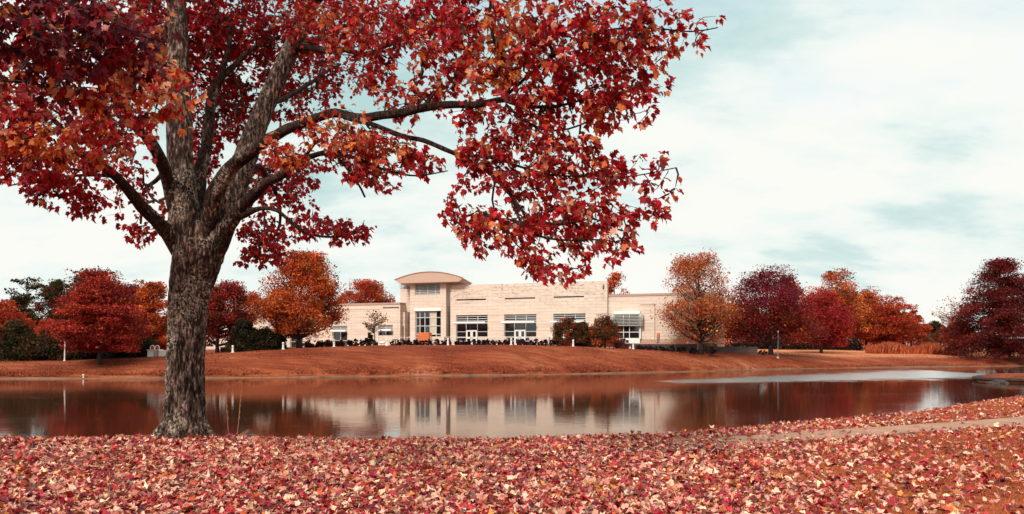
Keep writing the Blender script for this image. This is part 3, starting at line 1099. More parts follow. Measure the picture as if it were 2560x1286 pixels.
def build_bollards():
    labs = ['white bollard light on the lawn just right of the big maple trunk',
            'white bollard light in front of the dark evergreens left of the orange tree',
            'white bollard light by the glass door in the left wing',
            'white bollard light left of the row of dark purple shrubs',
            'white bollard light in front of the gap between tower and main block',
            'white bollard light in front of the middle glazed bay',
            'white bollard light in front of the rounded russet bushes',
            'white bollard light in front of the projecting louvred window',
            'grey bollard light in front of the long dark stone wall']
    first = None
    for (px, py, top), lab in zip(((582, 884, 868), (708, 876, 858), (835, 869, 848), (967, 866.5, 846.5), (1120, 866, 846), (1278, 866, 846), (1433, 869, 849.5), (1583, 876, 855), (1729, 883, 865)), labs):
        d = 84.6 if px < 1000 else 87.0
        d = float(interp(A(px), SHORE)) * float(interp(A(px), FACT)) * 1.012
        x = A(px) * d
        z0 = hz(x, d) - 0.03
        t = thing('bollard_light', lab, 'bollard', (x, d, z0), 0, 'bollard lights along the top of the lawn')
        h = EYE - (top - HY) / F * d - z0
        h = max(0.75, min(h, 1.05))
        mt = M['grey'] if px > 1700 else M['white']
        if first is None or px > 1700:
            m = MB(); m.tube([(0, 0, 0), (0, 0, 0.07), (0, 0, 0.09)], [0.19, 0.19, 0.13], 12); m.build('base', mt, t)
            m = MB(); m.tube([(0, 0, 0.09), (0, 0, h - 0.26)], [0.105, 0.105], 12); m.build('post', mt, t)
            m = MB(); m.tube([(0, 0, h - 0.255), (0, 0, h - 0.14)], [0.085, 0.085], 12); m.build('lens', M['frame'], t)
            m = MB(); m.tube([(0, 0, h - 0.135), (0, 0, h - 0.05), (0, 0, h)], [0.12, 0.115, 0.05], 12); m.build('cap', mt, t)
            if first is None: first = (t, h)
        else:
            for ch in first[0].children:
                c = ch.copy(); COL.objects.link(c); c.parent = t
            t.scale = (1, 1, h / first[1])


build_bollards()


# ------------------------------------------------------------------ background trees and shrubs
def jitter_cols(base, n, r, amp=0.18):
    c = np.asarray(base, float)[None, :] * np.exp(r.normal(0, amp, (n, 1))) * np.exp(r.normal(0, amp * 0.35, (n, 3)))
    return c


def leaf_quads(C, size, r, flat=0.0):
    """bent little leaf sprays: two triangles folded along the middle"""
    n = len(C)
    nrm = r.normal(0, 1, (n, 3)); nrm[:, 2] = nrm[:, 2] * (1 - 0.3 * flat) + flat * np.sign(nrm[:, 2] + 0.3)
    nrm /= np.linalg.norm(nrm, axis=1, keepdims=True)
    u = np.cross(nrm, r.normal(0, 1, (n, 3))); u /= np.linalg.norm(u, axis=1, keepdims=True) + 1e-9
    w = np.cross(nrm, u)
    s = (size * np.exp(r.normal(0, 0.35, n)))[:, None]
    a = C - u * s * 0.6
    b = C + w * s * 0.45 + nrm * s * 0.15
    c = C + u * s * 0.6 + nrm * s * 0.1
    d = C - w * s * 0.45 + nrm * s * 0.12
    v = np.stack([a, b, c, d], 1).reshape(-1, 3)
    i = np.arange(n)[:, None] * 4
    f = np.concatenate([i, i + 1, i + 2, i, i + 2, i + 3], 1).ravel()
    return v, f, np.full(2 * n, 3)


def tree(name, label, cat, base, H, W, crown0, prof, pal, seed, top_pal=None, n=7000, clumps=110, leaf=0.24, style='round', trunk_r=None, lean=0.0, group=None, tmat=None, dens_var=0.3, limbs=26, asym=0.0):
    """base: world point; H height; W half width; crown0: height of crown bottom; prof: radius fraction along the crown; pal: [(weight, colour)]"""
    r = np.random.default_rng(seed)
    rp = random.Random(seed)
    clumps = int(clumps * 1.35) if clumps > 60 else clumps
    t = thing(name, label, cat, (float(base[0]), float(base[1]), float(base[2]) - 0.1), 0, group)
    trunk_r = trunk_r or max(0.12, H * 0.022)
    tmat = tmat or M['fartrunk']
    # --- clump centres
    tt = np.linspace(0, 1, len(prof))
    cz = []
    ph = r.uniform(0, 6.28, 6)
    cs = []
    nb = max(7, clumps // 10)
    boughs = []
    while style == 'round' and crown0 > 0.7 and len(boughs) < nb:
        f = (0.93, 0.84, 0.74)[len(boughs)] if len(boughs) < 3 else r.uniform(0.02, 0.95)
        pr = np.interp(f, tt, prof)
        if len(boughs) > 2 and r.uniform() > pr: continue
        an = len(boughs) * 2.4 + r.uniform(-0.5, 0.5)
        rad = W * pr * (r.uniform(0.1, 0.5) if len(boughs) < 3 else r.uniform(0.5, 0.98))
        boughs.append((rad * math.cos(an), rad * math.sin(an), crown0 + (H - crown0) * f, f, r.uniform(0.75, 1.25)))
    while boughs and len(cs) < clumps * 0.74:
        bx, by, bz, f, bs = boughs[r.integers(0, nb)]
        g = np.clip(r.normal(0, 1, 3), -1.7, 1.7) * W * 0.19 * bs
        x, y, z = bx + g[0], by + g[1], bz + g[2] * 0.75
        z = min(max(z, crown0), H * 0.985)
        f2 = (z - crown0) / (H - crown0)
        lim = W * max(0.12, np.interp(f2, tt, prof)) * 1.02
        rad = math.hypot(x, y)
        if rad > lim: x, y, rad = x * lim / rad, y * lim / rad, lim
        cs.append((x + asym * f2, y, z, rad))
    branches = []
    if style == 'conifer':
        nt_ = 17
        for k in range(nt_):
            f = k / (nt_ - 1)
            for q in range(8 if k < 12 else 5):
                an = q * 0.785 + k * 1.9 + r.normal(0, 0.2)
                ln = W * np.interp(f, tt, prof) * r.uniform(0.72, 1.15)
                z0 = crown0 + (H * 0.97 - crown0) * min(1, max(0, f + r.normal(0, 0.016)))
                br = []
                for u in np.linspace(0.22, 1.0, 6):
                    rad = ln * u
                    x, y, z = rad * math.cos(an), rad * math.sin(an), z0 + 0.16 * ln * math.sin(u * 2.2) - 0.20 * ln * u * u
                    cs.append((x + asym * f, y, z, rad)); br.append((x + asym * f, y, z))
                branches.append(((asym * f * f, 0, z0 - 0.05), br))
    tries = 0
    while style != 'conifer' and len(cs) < clumps and tries < 20000:
        tries += 1
        f = r.uniform(0, 1)
        pr = np.interp(f, tt, prof)
        if r.uniform() > pr ** 1.3: continue
        ang = r.uniform(0, 2 * math.pi)
        lump = 1 + 0.17 * math.sin(2 * ang + ph[0] + 5 * f) + 0.16 * math.sin(3 * ang + ph[1] - 8 * f) + 0.14 * math.sin(5 * ang + ph[2] + 13 * f)
        rad = W * pr * lump * (r.uniform(0.15, 1.0) ** 0.45) * 0.92
        z = crown0 + (H - crown0) * f
        if style == 'layer':
            z = crown0 + (H - crown0) * (round(f * 11 + 0.9 * math.sin(ang + ph[3]) + 0.6 * math.sin(3 * ang + ph[4])) / 11.0) * 0.97 + r.normal(0, 0.026 * H)
            z = min(max(z, crown0), H)
            z -= 0.10 * rad
        cs.append((rad * math.cos(ang) + asym * f, rad * math.sin(ang), z, rad))
    cs = np.array(cs)
    lumpw = np.exp(r.normal(0, dens_var, len(cs)))
    if style == 'conifer': lumpw *= 0.35 + cs[:, 3] / W
    # --- trunk and limbs
    m = MB()
    k = 9
    top = np.array((asym * 0.9 + lean, 0, H * 0.93))
    tp = [np.array((lean * q * q + 0.05 * H * 0.2 * math.sin(q * 5 + ph[4]) * q, 0.04 * H * 0.2 * math.sin(q * 4 + ph[5]) * q, H * 0.93 * q)) + np.array((asym * q * q, 0, 0)) for q in np.linspace(0, 1, k)]
    tr = [trunk_r * (1.25 if i == 0 else 1) * (1 - 0.93 * (i / (k - 1))) + 0.02 for i in range(k)]
    m.tube(tp, tr, 8)
    m.build('trunk', tmat, t, smooth=True)
    m = MB()
    for a, br in branches: m.tube([a] + br, [0.07] + [0.05 - 0.007 * i for i in range(len(br))], 4)
    order = [] if branches else sorted(range(len(cs)), key=lambda i: -cs[i][3])
    for i in order[:limbs]:
        c = cs[i][:3]
        q = max(0.12, min(0.9, (c[2] - (0.55 if style != 'layer' else 0.1) * cs[i][3]) / (H * 0.93)))
        q = max(q, crown0 / H * 0.8)
        j = q * (k - 1)
        a = tp[int(j)] + (tp[min(int(j) + 1, k - 1)] - tp[int(j)]) * (j - int(j))
        rr = trunk_r * (1 - 0.9 * q) * 0.55 + 0.02
        mid = a * 0.5 + c * 0.5 + np.array((0, 0, -0.08 * cs[i][3] if style != 'layer' else 0.08 * cs[i][3])) + r.normal(0, 0.15, 3)
        m.tube([a, mid, c], [rr, rr * 0.6, 0.02], 5)
    if limbs:
        m.build('limb', tmat, t)
    # --- leaves
    n = int(n * 4.2) if n > 1400 else n
    leaf = leaf * 0.62 if n > 1400 else leaf
    per = np.maximum(1, (n * lumpw / lumpw.sum()).astype(int))
    cr = W * {'layer': 0.165, 'conifer': 0.088}.get(style, 0.14)
    pos, col = [], []
    wts = np.array([p[0] for p in pal], float); wts /= wts.sum()
    for i in range(len(cs)):
        c = cs[i]
        sx = cr * r.uniform(0.6, 1.5)
        g = np.clip(r.normal(0, 1, (per[i], 3)), -1.4, 1.4)
        if style == 'layer':
            g *= np.array((sx, sx, sx * 0.32))
            g[:, 2] -= 0.12 * np.abs(g[:, 0])
        elif style == 'conifer':
            g *= np.array((sx, sx, sx * 0.40))
        elif style == 'pad':
            g *= np.array((sx * 1.25, sx * 1.25, sx * 0.36))
        else:
            g *= np.array((sx, sx, sx * 0.72))
        p = c[:3] + g
        base_c = pal[r.choice(len(pal), p=wts)][1]
        if top_pal and (c[2] - crown0) / (H - crown0) > 0.55 + r.normal(0, 0.08): base_c = top_pal
        pos.append(p)
        own = jitter_cols(np.array(base_c) * math.exp(r.normal(0, 0.22)), per[i], r, 0.20)
        oth = np.array([q[1] for q in pal])[r.choice(len(pal), per[i], p=wts)]
        own = np.where(r.uniform(0, 1, (per[i], 1)) < 0.22, oth, own)
        col.append(own)
    pos = np.concatenate(pos); col = np.concatenate(col)
    pos[:, 2] = np.maximum(pos[:, 2], max(0.12, crown0 * 0.55))
    v, f, cnt = leaf_quads(pos, leaf, r, 0.5 if style in ('layer', 'pad', 'conifer') else 0.0)
    me = np_mesh('crown', v, f, cnt, np.repeat(col, 4, axis=0))
    link_mesh('crown', me, M['foliage'], t)
    return t


RED = (0.34, 0.028, 0.018); DRED = (0.15, 0.014, 0.012); CRIM = (0.24, 0.012, 0.018); WINE = (0.085, 0.008, 0.018)
ORA = (0.50, 0.088, 0.018); ORA2 = (0.40, 0.055, 0.016); LORA = (0.52, 0.14, 0.034); TAN = (0.36, 0.13, 0.045)
OLI = (0.060, 0.036, 0.010); DOLI = (0.022, 0.016, 0.007); BRN = (0.10, 0.032, 0.012); PUR = (0.022, 0.008, 0.013); PINK = (0.24, 0.030, 0.035)

DOME = [0.55, 0.85, 1.0, 0.98, 0.86, 0.62, 0.25]
OVAL = [0.45, 0.8, 1.0, 1.0, 0.9, 0.75, 0.5, 0.2]
CONE = [0.75, 1.0, 0.92, 0.78, 0.6, 0.42, 0.25, 0.1]
BUSH = [0.8, 1.0, 1.0, 0.9, 0.7, 0.4]
BROAD = [0.6, 0.95, 1.0, 0.9, 0.75, 0.55, 0.3]


def T(label, px, base_y, d, top_y, x0, x1, bot_y, prof, pal, seed, name='tree', cat='tree', **kw):
    """tree whose crown spans x0..x1 and top_y..bot_y in the photo; d None: stands where base_y meets the ground"""
    b = ground_at(px, base_y) if d is None else on_ground(px, d)
    d = b[1]
    H = EYE - (top_y - HY) / F * d - b[2] + 0.1
    W = (x1 - x0) / 2 / F * d
    cb = EYE - (bot_y - HY) / F * d - b[2] + 0.1
    asym = ((x0 + x1) / 2 - px) / F * d
    return tree(name, label, cat, b, H, W, max(0.1, cb), prof, pal, seed, asym=asym, **kw)


def build_trees():
    g = 'autumn trees behind the pond'
    # ---- left group, rear row first
    T('dark olive broad tree behind the big red one at left', 225, 900, 118, 681, 150, 320, 830, DOME, [(3, OLI), (2, BRN), (1, DOLI)], 101, n=6000, group=g, leaf=0.30)
    T('open-crowned tall pine with bare forked trunk at far left', 62, 900, 112, 698, 22, 112, 770, [0.5, 0.9, 1, 0.8, 0.5], [(3, OLI), (1, DOLI)], 102, name='pine_tree', n=1390, clumps=26, style='pad', group=g, limbs=30, trunk_r=0.20)
    T('low olive tree at the foot of the tall pine', 45, 900, 100, 742, 0, 95, 850, DOME, [(3, OLI), (1, DOLI)], 103, n=3500, group=g)
    T('olive tree with a pink-red top between the pine and the big red tree', 135, 900, 108, 705, 92, 182, 850, OVAL, [(4, OLI), (1, PINK), (2, DOLI)], 104, n=4500, group=g)
    T('bright orange-red tree at the left edge beside the dark bushes', 10, 900, 96, 757, -60, 65, 880, DOME, [(3, ORA2), (2, RED)], 105, n=4500, group=g)
    T('pink-red tree peeping over the right shoulder of the big red tree', 325, 900, 112, 706, 285, 372, 850, OVAL, [(2, PINK), (2, RED), (1, BRN)], 106, n=4500, group=g)
    T('orange tree just left of the big maple trunk', 385, 892, 92, 714, 318, 440, 872, OVAL, [(3, ORA), (2, ORA2), (1, BRN)], 107, n=8000, group=g)
    T('thin wispy bare-topped tree far behind the red tree at left', 350, 890, 120, 697, 320, 375, 820, OVAL, [(1, TAN)], 108, n=400, group=g, limbs=40, clumps=44)
    T('small orange-red sapling in front of the olive tree at left', 120, 900, 90, 800, 92, 150, 870, OVAL, [(1, ORA2), (1, RED)], 109, n=1800, group=g, leaf=0.2)
    # dark evergreens along the foot of the left trees
    for i, (x0, x1, ty, by, pal, lab) in enumerate(((-30, 118, 806, 908, [(2, DOLI), (1, OLI)], 'dark green conical evergreen at the far left edge of the lawn'),
                                                   (70, 185, 838, 908, [(2, OLI), (2, BRN), (1, DOLI)], 'olive brown bush just left of the pale lamp post'),
                                                   (150, 262, 842, 908, [(2, DOLI), (1, BRN)], 'dark brown-green bush just right of the pale lamp post'),
                                                   (235, 330, 846, 905, [(1, DOLI)], 'blackish evergreen behind the trunk of the big red tree'),
                                                   (300, 390, 846, 902, [(2, DOLI), (1, OLI)], 'dark evergreen left of the white utility cabinet'))):
        d = float(interp(A((x0 + x1) / 2), SHORE)) * 1.085 + 4
        T(lab, (x0 + x1) / 2, by, d, ty, x0, x1, by, CONE if i == 0 else BUSH, pal, 120 + i, name='evergreen_bush', cat='bush', n=4500, leaf=0.2, clumps=80, limbs=6, group='dark evergreen bushes at left')
    T('big spreading scarlet tree with a clear trunk on the left lawn', 249, 912, None, 684, 148, 352, 862, [0.7, 1.0, 0.97, 0.85, 0.7, 0.5, 0.28], [(4, RED), (1, ORA2), (1, DRED)], 130, n=13000, clumps=150, style='layer', group=g, leaf=0.20, trunk_r=0.17)
    # ---- between trunk and building
    T('hazy orange tree far behind the dark red dome', 620, 880, 124, 738, 560, 690, 850, DOME, [(2, ORA2), (1, TAN)], 141, n=3500, group=g, leaf=0.3)
    T('thin bare-topped tree behind the dark red dome tree', 582, 880, 118, 706, 555, 610, 840, OVAL, [(1, TAN), (1, BRN)], 142, n=700, group=g, limbs=34, clumps=40)
    T('dark red dome-shaped tree right of the big maple trunk', 543, 886, 83, 711, 492, 640, 860, [0.7, 1.0, 1.0, 0.95, 0.84, 0.66, 0.35], [(3, DRED), (2, RED), (1, BRN)], 143, n=10000, clumps=130, group=g, leaf=0.19, trunk_r=0.2)
    for i, (x0, x1, ty, by, lab) in enumerate(((575, 650, 805, 884, 'blackish evergreen at the right foot of the dark red dome tree'), (628, 712, 825, 880, 'dark green evergreen under the big orange tree'))):
        d = float(interp(A((x0 + x1) / 2), SHORE)) * 1.10 + 3.5
        T(lab, (x0 + x1) / 2, by, d, ty, x0, x1, by, BUSH, [(3, DOLI), (1, OLI)], 150 + i, name='evergreen_bush', cat='bush', n=4500, leaf=0.2, clumps=80, limbs=6, group='dark evergreen bushes under the orange tree')
    T('tall fiery orange tree in front of the left wing', 748, 880, 82.5, 645, 652, 858, 838, [0.75, 1.0, 0.98, 0.9, 0.76, 0.62, 0.5, 0.25], [(3, ORA), (3, ORA2), (1, LORA), (1, BRN)], 160, n=17000, clumps=190, group=g, leaf=0.20, trunk_r=0.28)
    T('orange-red tree rising behind the left wing roof', 912, 860, 132, 709, 848, 975, 800, DOME, [(3, ORA2), (2, RED), (1, LORA)], 161, n=7000, group=g, leaf=0.26)
    T('orange tree rising behind the right end of the main block', 1537, 860, 130, 683, 1497, 1577, 800, OVAL, [(3, ORA2), (1, LORA)], 162, n=2600, group=g, leaf=0.26, limbs=40)
    # ---- right group, rear row first
    rear = [('pale orange thin tree behind the dark red tree', 1985, 150, 706, 1940, 2030, [(2, TAN), (1, LORA)], 1800),
            ('tall golden orange tree behind the crimson tree at right', 2092, 140, 679, 2022, 2165, [(2, LORA), (3, ORA2), (1, OLI)], 5000),
            ('orange brown tree between the golden tree and the field', 2165, 146, 728, 2105, 2232, [(2, ORA2), (1, LORA), (1, BRN)], 4200),
            ('rust red spreading tree behind the tall grass', 2218, 140, 744, 2150, 2290, [(3, ORA2), (1, RED)], 5500),
            ('rust orange tree at the right end of the grove', 2278, 150, 778, 2240, 2312, [(3, ORA2), (1, BRN)], 4500),
            ('dark green distant tree in the dip beyond the field', 2335, 185, 806, 2312, 2362, [(2, DOLI), (1, OLI)], 2200),
            ('rust orange tree left of the large dark red conifer', 2395, 160, 806, 2362, 2435, [(3, ORA2), (1, BRN)], 4000)]
    for i, (lab, px, d, ty, x0, x1, pal, n) in enumerate(rear):
        T(lab, px, 870, d, ty, x0, x1, 848, OVAL if i < 3 else BROAD, pal, 170 + i, n=n, group=g, leaf=0.30, clumps=90, style='round' if i in (0, 1, 2, 5) else 'layer')
    T('pale bare-branched tree above the field near the large conifer', 2380, 870, 165, 744, 2338, 2424, 815, [0.4, 0.8, 1, 1, 0.9, 0.6], [(1, TAN)], 180, n=420, group=g, limbs=70, clumps=90, leaf=0.25, tmat=M['paletrunk'])
    under = [(1800, 138, 800), (1838, 150, 780), (1880, 156, 775), (1965, 146, 770), (2010, 158, 775), (2112, 150, 770), (2140, 160, 790), (2245, 165, 790)]
    lab_u = ['dim rust tree behind the long hedge, next to the tan tree', 'dim orange tree behind the hedge, between the tan and dark red trees', 'dim brown tree behind the hedge and the dark red crown',
             'dim red tree behind the hedge, right of the dark red trunk', 'dim rust tree behind the hedge, left of the crimson tree', 'dim orange tree behind the crimson tree', 'dim brown tree behind the golden tree', 'dim rust tree beyond the tall grass']
    for i, ((px, d, ty), lab) in enumerate(zip(under, lab_u)):
        T(lab, px, 868, d, ty, px - 42, px + 42, 838, DOME, [(2, ORA2), (2, BRN), (1, DRED)], 190 + i, n=3000, group=g, leaf=0.32, clumps=70, trunk_r=0.3)
    T('tall sparse tan and orange tree beside the right wing', 1752, 884, 93.0, 644, 1645, 1836, 845, [0.62, 0.9, 1.0, 0.95, 0.86, 0.74, 0.58, 0.3], [(3, ORA2), (3, TAN), (2, LORA), (1, BRN)], 200, n=6800, clumps=210, group=g, leaf=0.19, trunk_r=0.26, limbs=70)
    T('broad dark red tree with a purple-red top right of the tan tree', 1927, 887, None, 684, 1815, 2030, 850, [0.8, 1.0, 1.0, 0.92, 0.85, 0.75, 0.5, 0.25], [(3, DRED), (2, CRIM), (2, ORA2), (1, BRN)], 201, top_pal=(0.15, 0.010, 0.024), n=15000, clumps=180, group=g, leaf=0.21, trunk_r=0.3)
    T('low crimson tree with a short trunk out on the right lawn', 2053, 883, None, 738, 1975, 2130, 858, [0.75, 1.0, 0.98, 0.85, 0.68, 0.4], [(3, CRIM), (3, RED)], 202, n=10000, clumps=120, group=g, leaf=0.22, trunk_r=0.22)
    T('large layered dark red conifer at the right edge', 2500, 897, None, 648, 2372, 2630, 890, [1.0, 1.05, 1.0, 0.90, 0.78, 0.66, 0.52, 0.36, 0.14], [(4, (0.125, 0.012, 0.010)), (2, (0.17, 0.016, 0.013)), (1, (0.07, 0.010, 0.008))], 203, name='cypress_tree', n=26000, clumps=330, style='conifer', group=g, leaf=0.23, trunk_r=0.38, limbs=60, dens_var=0.5)
    # ---- shrubs round the building
    T('rounded russet bush left of the bollard before the third bay', 1415, 868, 93.0, 800, 1382, 1450, 868, BUSH, [(2, BRN), (2, OLI), (1, ORA2)], 210, name='bush', cat='bush', n=4500, leaf=0.16, clumps=90, limbs=5, group='large russet bushes by the building')
    T('olive bush squeezed between the two russet bushes', 1457, 868, 93.5, 806, 1428, 1490, 868, BUSH, [(3, OLI), (2, BRN)], 211, name='bush', cat='bush', n=4000, leaf=0.16, clumps=90, limbs=5, group='large russet bushes by the building')
    T('tallest russet bush with a pointed top beside the projecting window', 1513, 872, 92.5, 790, 1464, 1554, 870, [0.95, 1.0, 0.95, 0.8, 0.55, 0.3], [(2, BRN), (2, OLI), (2, ORA2)], 212, name='bush', cat='bush', n=5500, leaf=0.15, clumps=80, limbs=5, group='large russet bushes by the building')
    T('low pinkish shrub in front of the projecting window', 1555, 873, 92.0, 846, 1530, 1578, 874, BUSH, [(2, (0.13, 0.03, 0.03)), (1, BRN)], 213, name='shrub', cat='shrub', n=1500, leaf=0.12, clumps=40, limbs=4, group='large russet bushes by the building')
    T('clipped conical olive shrub beside the bare crape myrtle', 925, 866, 90.0, 834, 911, 939, 866, CONE, [(3, OLI), (1, BRN)], 214, name='shrub', cat='shrub', n=1500, leaf=0.12, clumps=40, limbs=4)
    T('bare grey crape myrtle before the left wing wall', 937, 866, 91.0, 782, 900, 970, 828, [0.4, 0.75, 1, 0.95, 0.7], [(1, (0.10, 0.03, 0.02)), (1, TAN)], 215, n=330, leaf=0.15, clumps=70, limbs=70, trunk_r=0.07, name='crape_myrtle', tmat=M['paletrunk'])
    for i, (x0, x1, ty, lab) in enumerate(((866, 884, 851, 'low rounded olive shrub near the glass door of the left wing'), (880, 897, 848, 'low olive shrub, second from the glass door of the left wing'), (896, 914, 851, 'low olive shrub touching the conical shrub'))):
        T(lab, (x0 + x1) / 2, 866, 90.0, ty, x0, x1, 866, BUSH, [(2, OLI), (1, BRN)], 220 + i, name='shrub', cat='shrub', n=600, leaf=0.12, clumps=24, limbs=3, group='low olive shrubs by the left wing')
    for i, (x0, x1, lab) in enumerate(((757, 790, 'wispy brown grass clump left of the plain wall panel'), (786, 812, 'wispy brown grass clump in the middle of the plain wall panel'), (808, 836, 'wispy brown grass clump left of the glass door'), (838, 862, 'feathery tan grass clump in front of the glass door'))):
        T(lab, (x0 + x1) / 2, 870, 88.0, 852, x0, x1, 872, BUSH, [(2, BRN), (1, (0.16, 0.05, 0.03))], 230 + i, name='grass_clump', cat='grass clump', n=700, leaf=0.14, clumps=30, limbs=3, group='ornamental grass clumps by the left wing')
    # row of dark purple shrubs
    row = [(978, 1000), (997, 1018), (1012, 1032), (1030, 1047), (1044, 1062), (1062, 1080), (1084, 1101), (1103, 1117), (1114, 1130), (1134, 1150), (1153, 1166), (1164, 1178), (1178, 1190), (1191, 1205), (1204, 1216), (1212, 1226), (1225, 1241), (1242, 1258), (1256, 1272), (1270, 1286), (1293, 1308), (1304, 1321), (1318, 1334), (1331, 1346), (1343, 1358), (1356, 1372), (1372, 1389)]
    places = ['below the left edge of the tower side wall', 'below the tall narrow louvre of the tower', 'below the left corner of the tower window', 'left of the orange box', 'in front of the orange box', 'at the left end of the first planter',
              'at the right end of the first planter', 'at the foot of the slender white pole', 'right behind the bollard at the tower gap', 'at the left corner of the main block', 'below the left pane of the first bay', 'at the left door of the first bay', 'at the right door of the first bay',
              'at the left end of the middle planter', 'below the middle planter, left of the floodlight', 'touching the left floodlight', 'below the right half of the middle planter', 'below the wall left of the second bay', 'at the left edge of the second bay',
              'behind the bollard of the middle bay', 'at the doors of the second bay', 'right of the doors of the second bay', 'at the left end of the right planter', 'left of the right floodlight', 'touching the right floodlight', 'at the right end of the right planter', 'last of the row beside the round russet bush']
    for i, ((x0, x1), pl) in enumerate(zip(row, places)):
        T('dark purple shrub ' + pl, (x0 + x1) / 2, 866, 89.0 + 0.4 * (i % 3), 848 + (i * 37 % 5), x0 - 1, x1 + 1, 866, BUSH, [(3, PUR), (1, (0.05, 0.010, 0.018))] if i % 4 else [(2, (0.06, 0.012, 0.018)), (1, PUR)], 240 + i, name='purple_shrub', cat='shrub', n=420, leaf=0.12, clumps=18, limbs=3, group='dark purple shrubs along the terrace')
    for i, (x0, x1, pl) in enumerate(((1588, 1612, 'just right of the bollard at the projecting window'), (1610, 1636, 'left of the leaning post'), (1634, 1662, 'at the foot of the leaning post'), (1660, 1690, 'under the left crown of the tan tree'), (1688, 1718, 'left of the grey bollard'), (1720, 1745, 'at the left of the tan tree trunk'), (1762, 1790, 'at the right of the tan tree trunk'))):
        T('low blackish shrub before the stone wall ' + pl, (x0 + x1) / 2, 878, 92.5, 864 + i * 0.9, x0, x1, 878 + i, BUSH, [(3, PUR), (1, DOLI)], 280 + i, name='low_shrub', cat='shrub', n=500, leaf=0.13, clumps=20, limbs=3, group='low blackish shrubs before the stone wall')
    for i, px in enumerate((1903, 1912)):
        T(('small dark shrub right of the short stone wall', 'small upright dark shrub left of the dark red tree trunk')[i], px, 886, 100, 876 - i, px - 5, px + 5, 886, BUSH, [(1, DOLI)], 290 + i, name='low_shrub', cat='shrub', n=200, leaf=0.12, clumps=10, limbs=2)
    # long dark hedge behind the right lawn
    b = on_ground(1965, 134)
    r = np.random.default_rng(5)
    o = thing('hedge', 'long low blackish clipped hedge behind the right lawn', 'hedge', (b[0], b[1], b[2]))
    n = 9000
    L = 380 / F * 134
    xx = r.uniform(-L / 2, L / 2, n)
    zt = 1.0 + 0.12 * np.sin(xx * 0.7)
    pos = np.stack([xx, r.uniform(-0.6, 0.6, n), r.uniform(-0.4, 1, n) * zt], 1)
    v, f, c = leaf_quads(pos, 0.2, r)
    link_mesh('foliage', np_mesh('foliage', v, f, c, np.repeat(jitter_cols(DOLI, n, r) * 0.7, 4, axis=0)), M['foliage'], o)
    m = MB()
    for x in np.arange(-L / 2, L / 2, 1.0):
        m.tube([(x, 0, -0.3), (x + 0.1, 0.05, 0.8)], [0.04, 0.02], 5)
    m.build('stem', M['fartrunk'], o)


build_trees()


def build_woods():
    r = np.random.default_rng(77)
    for pa, pb, d0, d1, y0, y1, n, lab, pal in ((1770, 2440, 165, 205, 812, 868, 26000, 'dim rust and brown woods closing the view behind the right grove', [BRN, DRED, ORA2, DOLI, BRN]),
                                                (-120, 470, 125, 150, 790, 880, 24000, 'dim olive and rust woods behind the left trees', [OLI, DOLI, BRN, DRED, OLI])):
        px = r.uniform(pa, pb, n); d = r.uniform(d0, d1, n)
        top = y0 + np.where(px > 2290, 18, 0) + 10 * np.sin(px * 0.021) + 8 * np.sin(px * 0.057 + 1) + 5 * np.sin(px * 0.13)
        u = r.uniform(0, 1, n)
        x = (px - CX) / F * d
        zb = height(x, d)
        zt = EYE - (top - HY) / F * d
        # leafage gathers in clumps
        cl = 0.5 + 0.5 * np.sin(px * 0.11 + 3 * np.sin(d * 0.3)) * np.sin(u * 9 + px * 0.05)
        keep = r.uniform(0, 1, n) < 0.35 + 0.65 * cl
        pos = np.stack([x, d, zb + u * np.maximum(zt - zb, 0.5)], 1)[keep]
        px = px[keep]
        pick = (np.floor((px + 18 * np.sin(pos[:, 1] * 0.4)) / 23).astype(int) * 7919) % len(pal)
        col = np.array(pal)[pick] * np.exp(r.normal(0, 0.3, (len(px), 1)))
        v, f, c = leaf_quads(pos, 0.42, r)
        o = link_mesh('woods', np_mesh('woods', v, f, c, np.repeat(col, 4, axis=0)), M['foliage'])
        tag(o, lab, 'woods', kind='stuff')


build_woods()


def build_tall_grass():
    r = np.random.default_rng(11)
    n = 15000
    px = r.uniform(2165, 2392, n)
    d = r.uniform(121, 138, n) + 0.0
    ok = (px - 2165) > (d - 121) * -1.0 + 8 * np.sin(d)
    px, d = px[ok], d[ok]
    n = len(px)
    x = (px - CX) / F * d
    z = height(x, d)
    h = r.uniform(0.9, 1.7, n) * (0.8 + 0.25 * np.sin(px * 0.06) + 0.15 * np.sin(px * 0.17 + d))
    lean = r.normal(0, 0.22, (n, 2))
    b = np.stack([x, d, z - 0.05], 1)
    w = r.uniform(0.04, 0.09, n)
    ang = r.uniform(0, 6.28, n)
    wv = np.stack([np.cos(ang) * w, np.sin(ang) * w, np.zeros(n)], 1)
    tip = b + np.stack([lean[:, 0] * h, lean[:, 1] * h, h], 1)
    midp = b + np.stack([lean[:, 0] * h * 0.4, lean[:, 1] * h * 0.4, h * 0.6], 1)
    v = np.stack([b - wv * 0.5, b + wv * 0.5, midp + wv, tip, midp - wv], 1).reshape(-1, 3)
    i = np.arange(n)[:, None] * 5
    f = np.concatenate([i, i + 1, i + 2, i + 3, i + 4], 1).ravel()
    pal = np.array([(0.42, 0.085, 0.032), (0.34, 0.058, 0.022), (0.48, 0.13, 0.055)])
    col = pal[r.integers(0, 3, n)] * np.exp(r.normal(0, 0.2, (n, 1)))
    o = link_mesh('tall_grass', np_mesh('tall_grass', v, f, np.full(n, 5), np.repeat(col, 5, axis=0)), M['blade'])
    tag(o, 'stand of tall orange grass on the right lawn', 'tall grass', kind='stuff')


build_tall_grass()


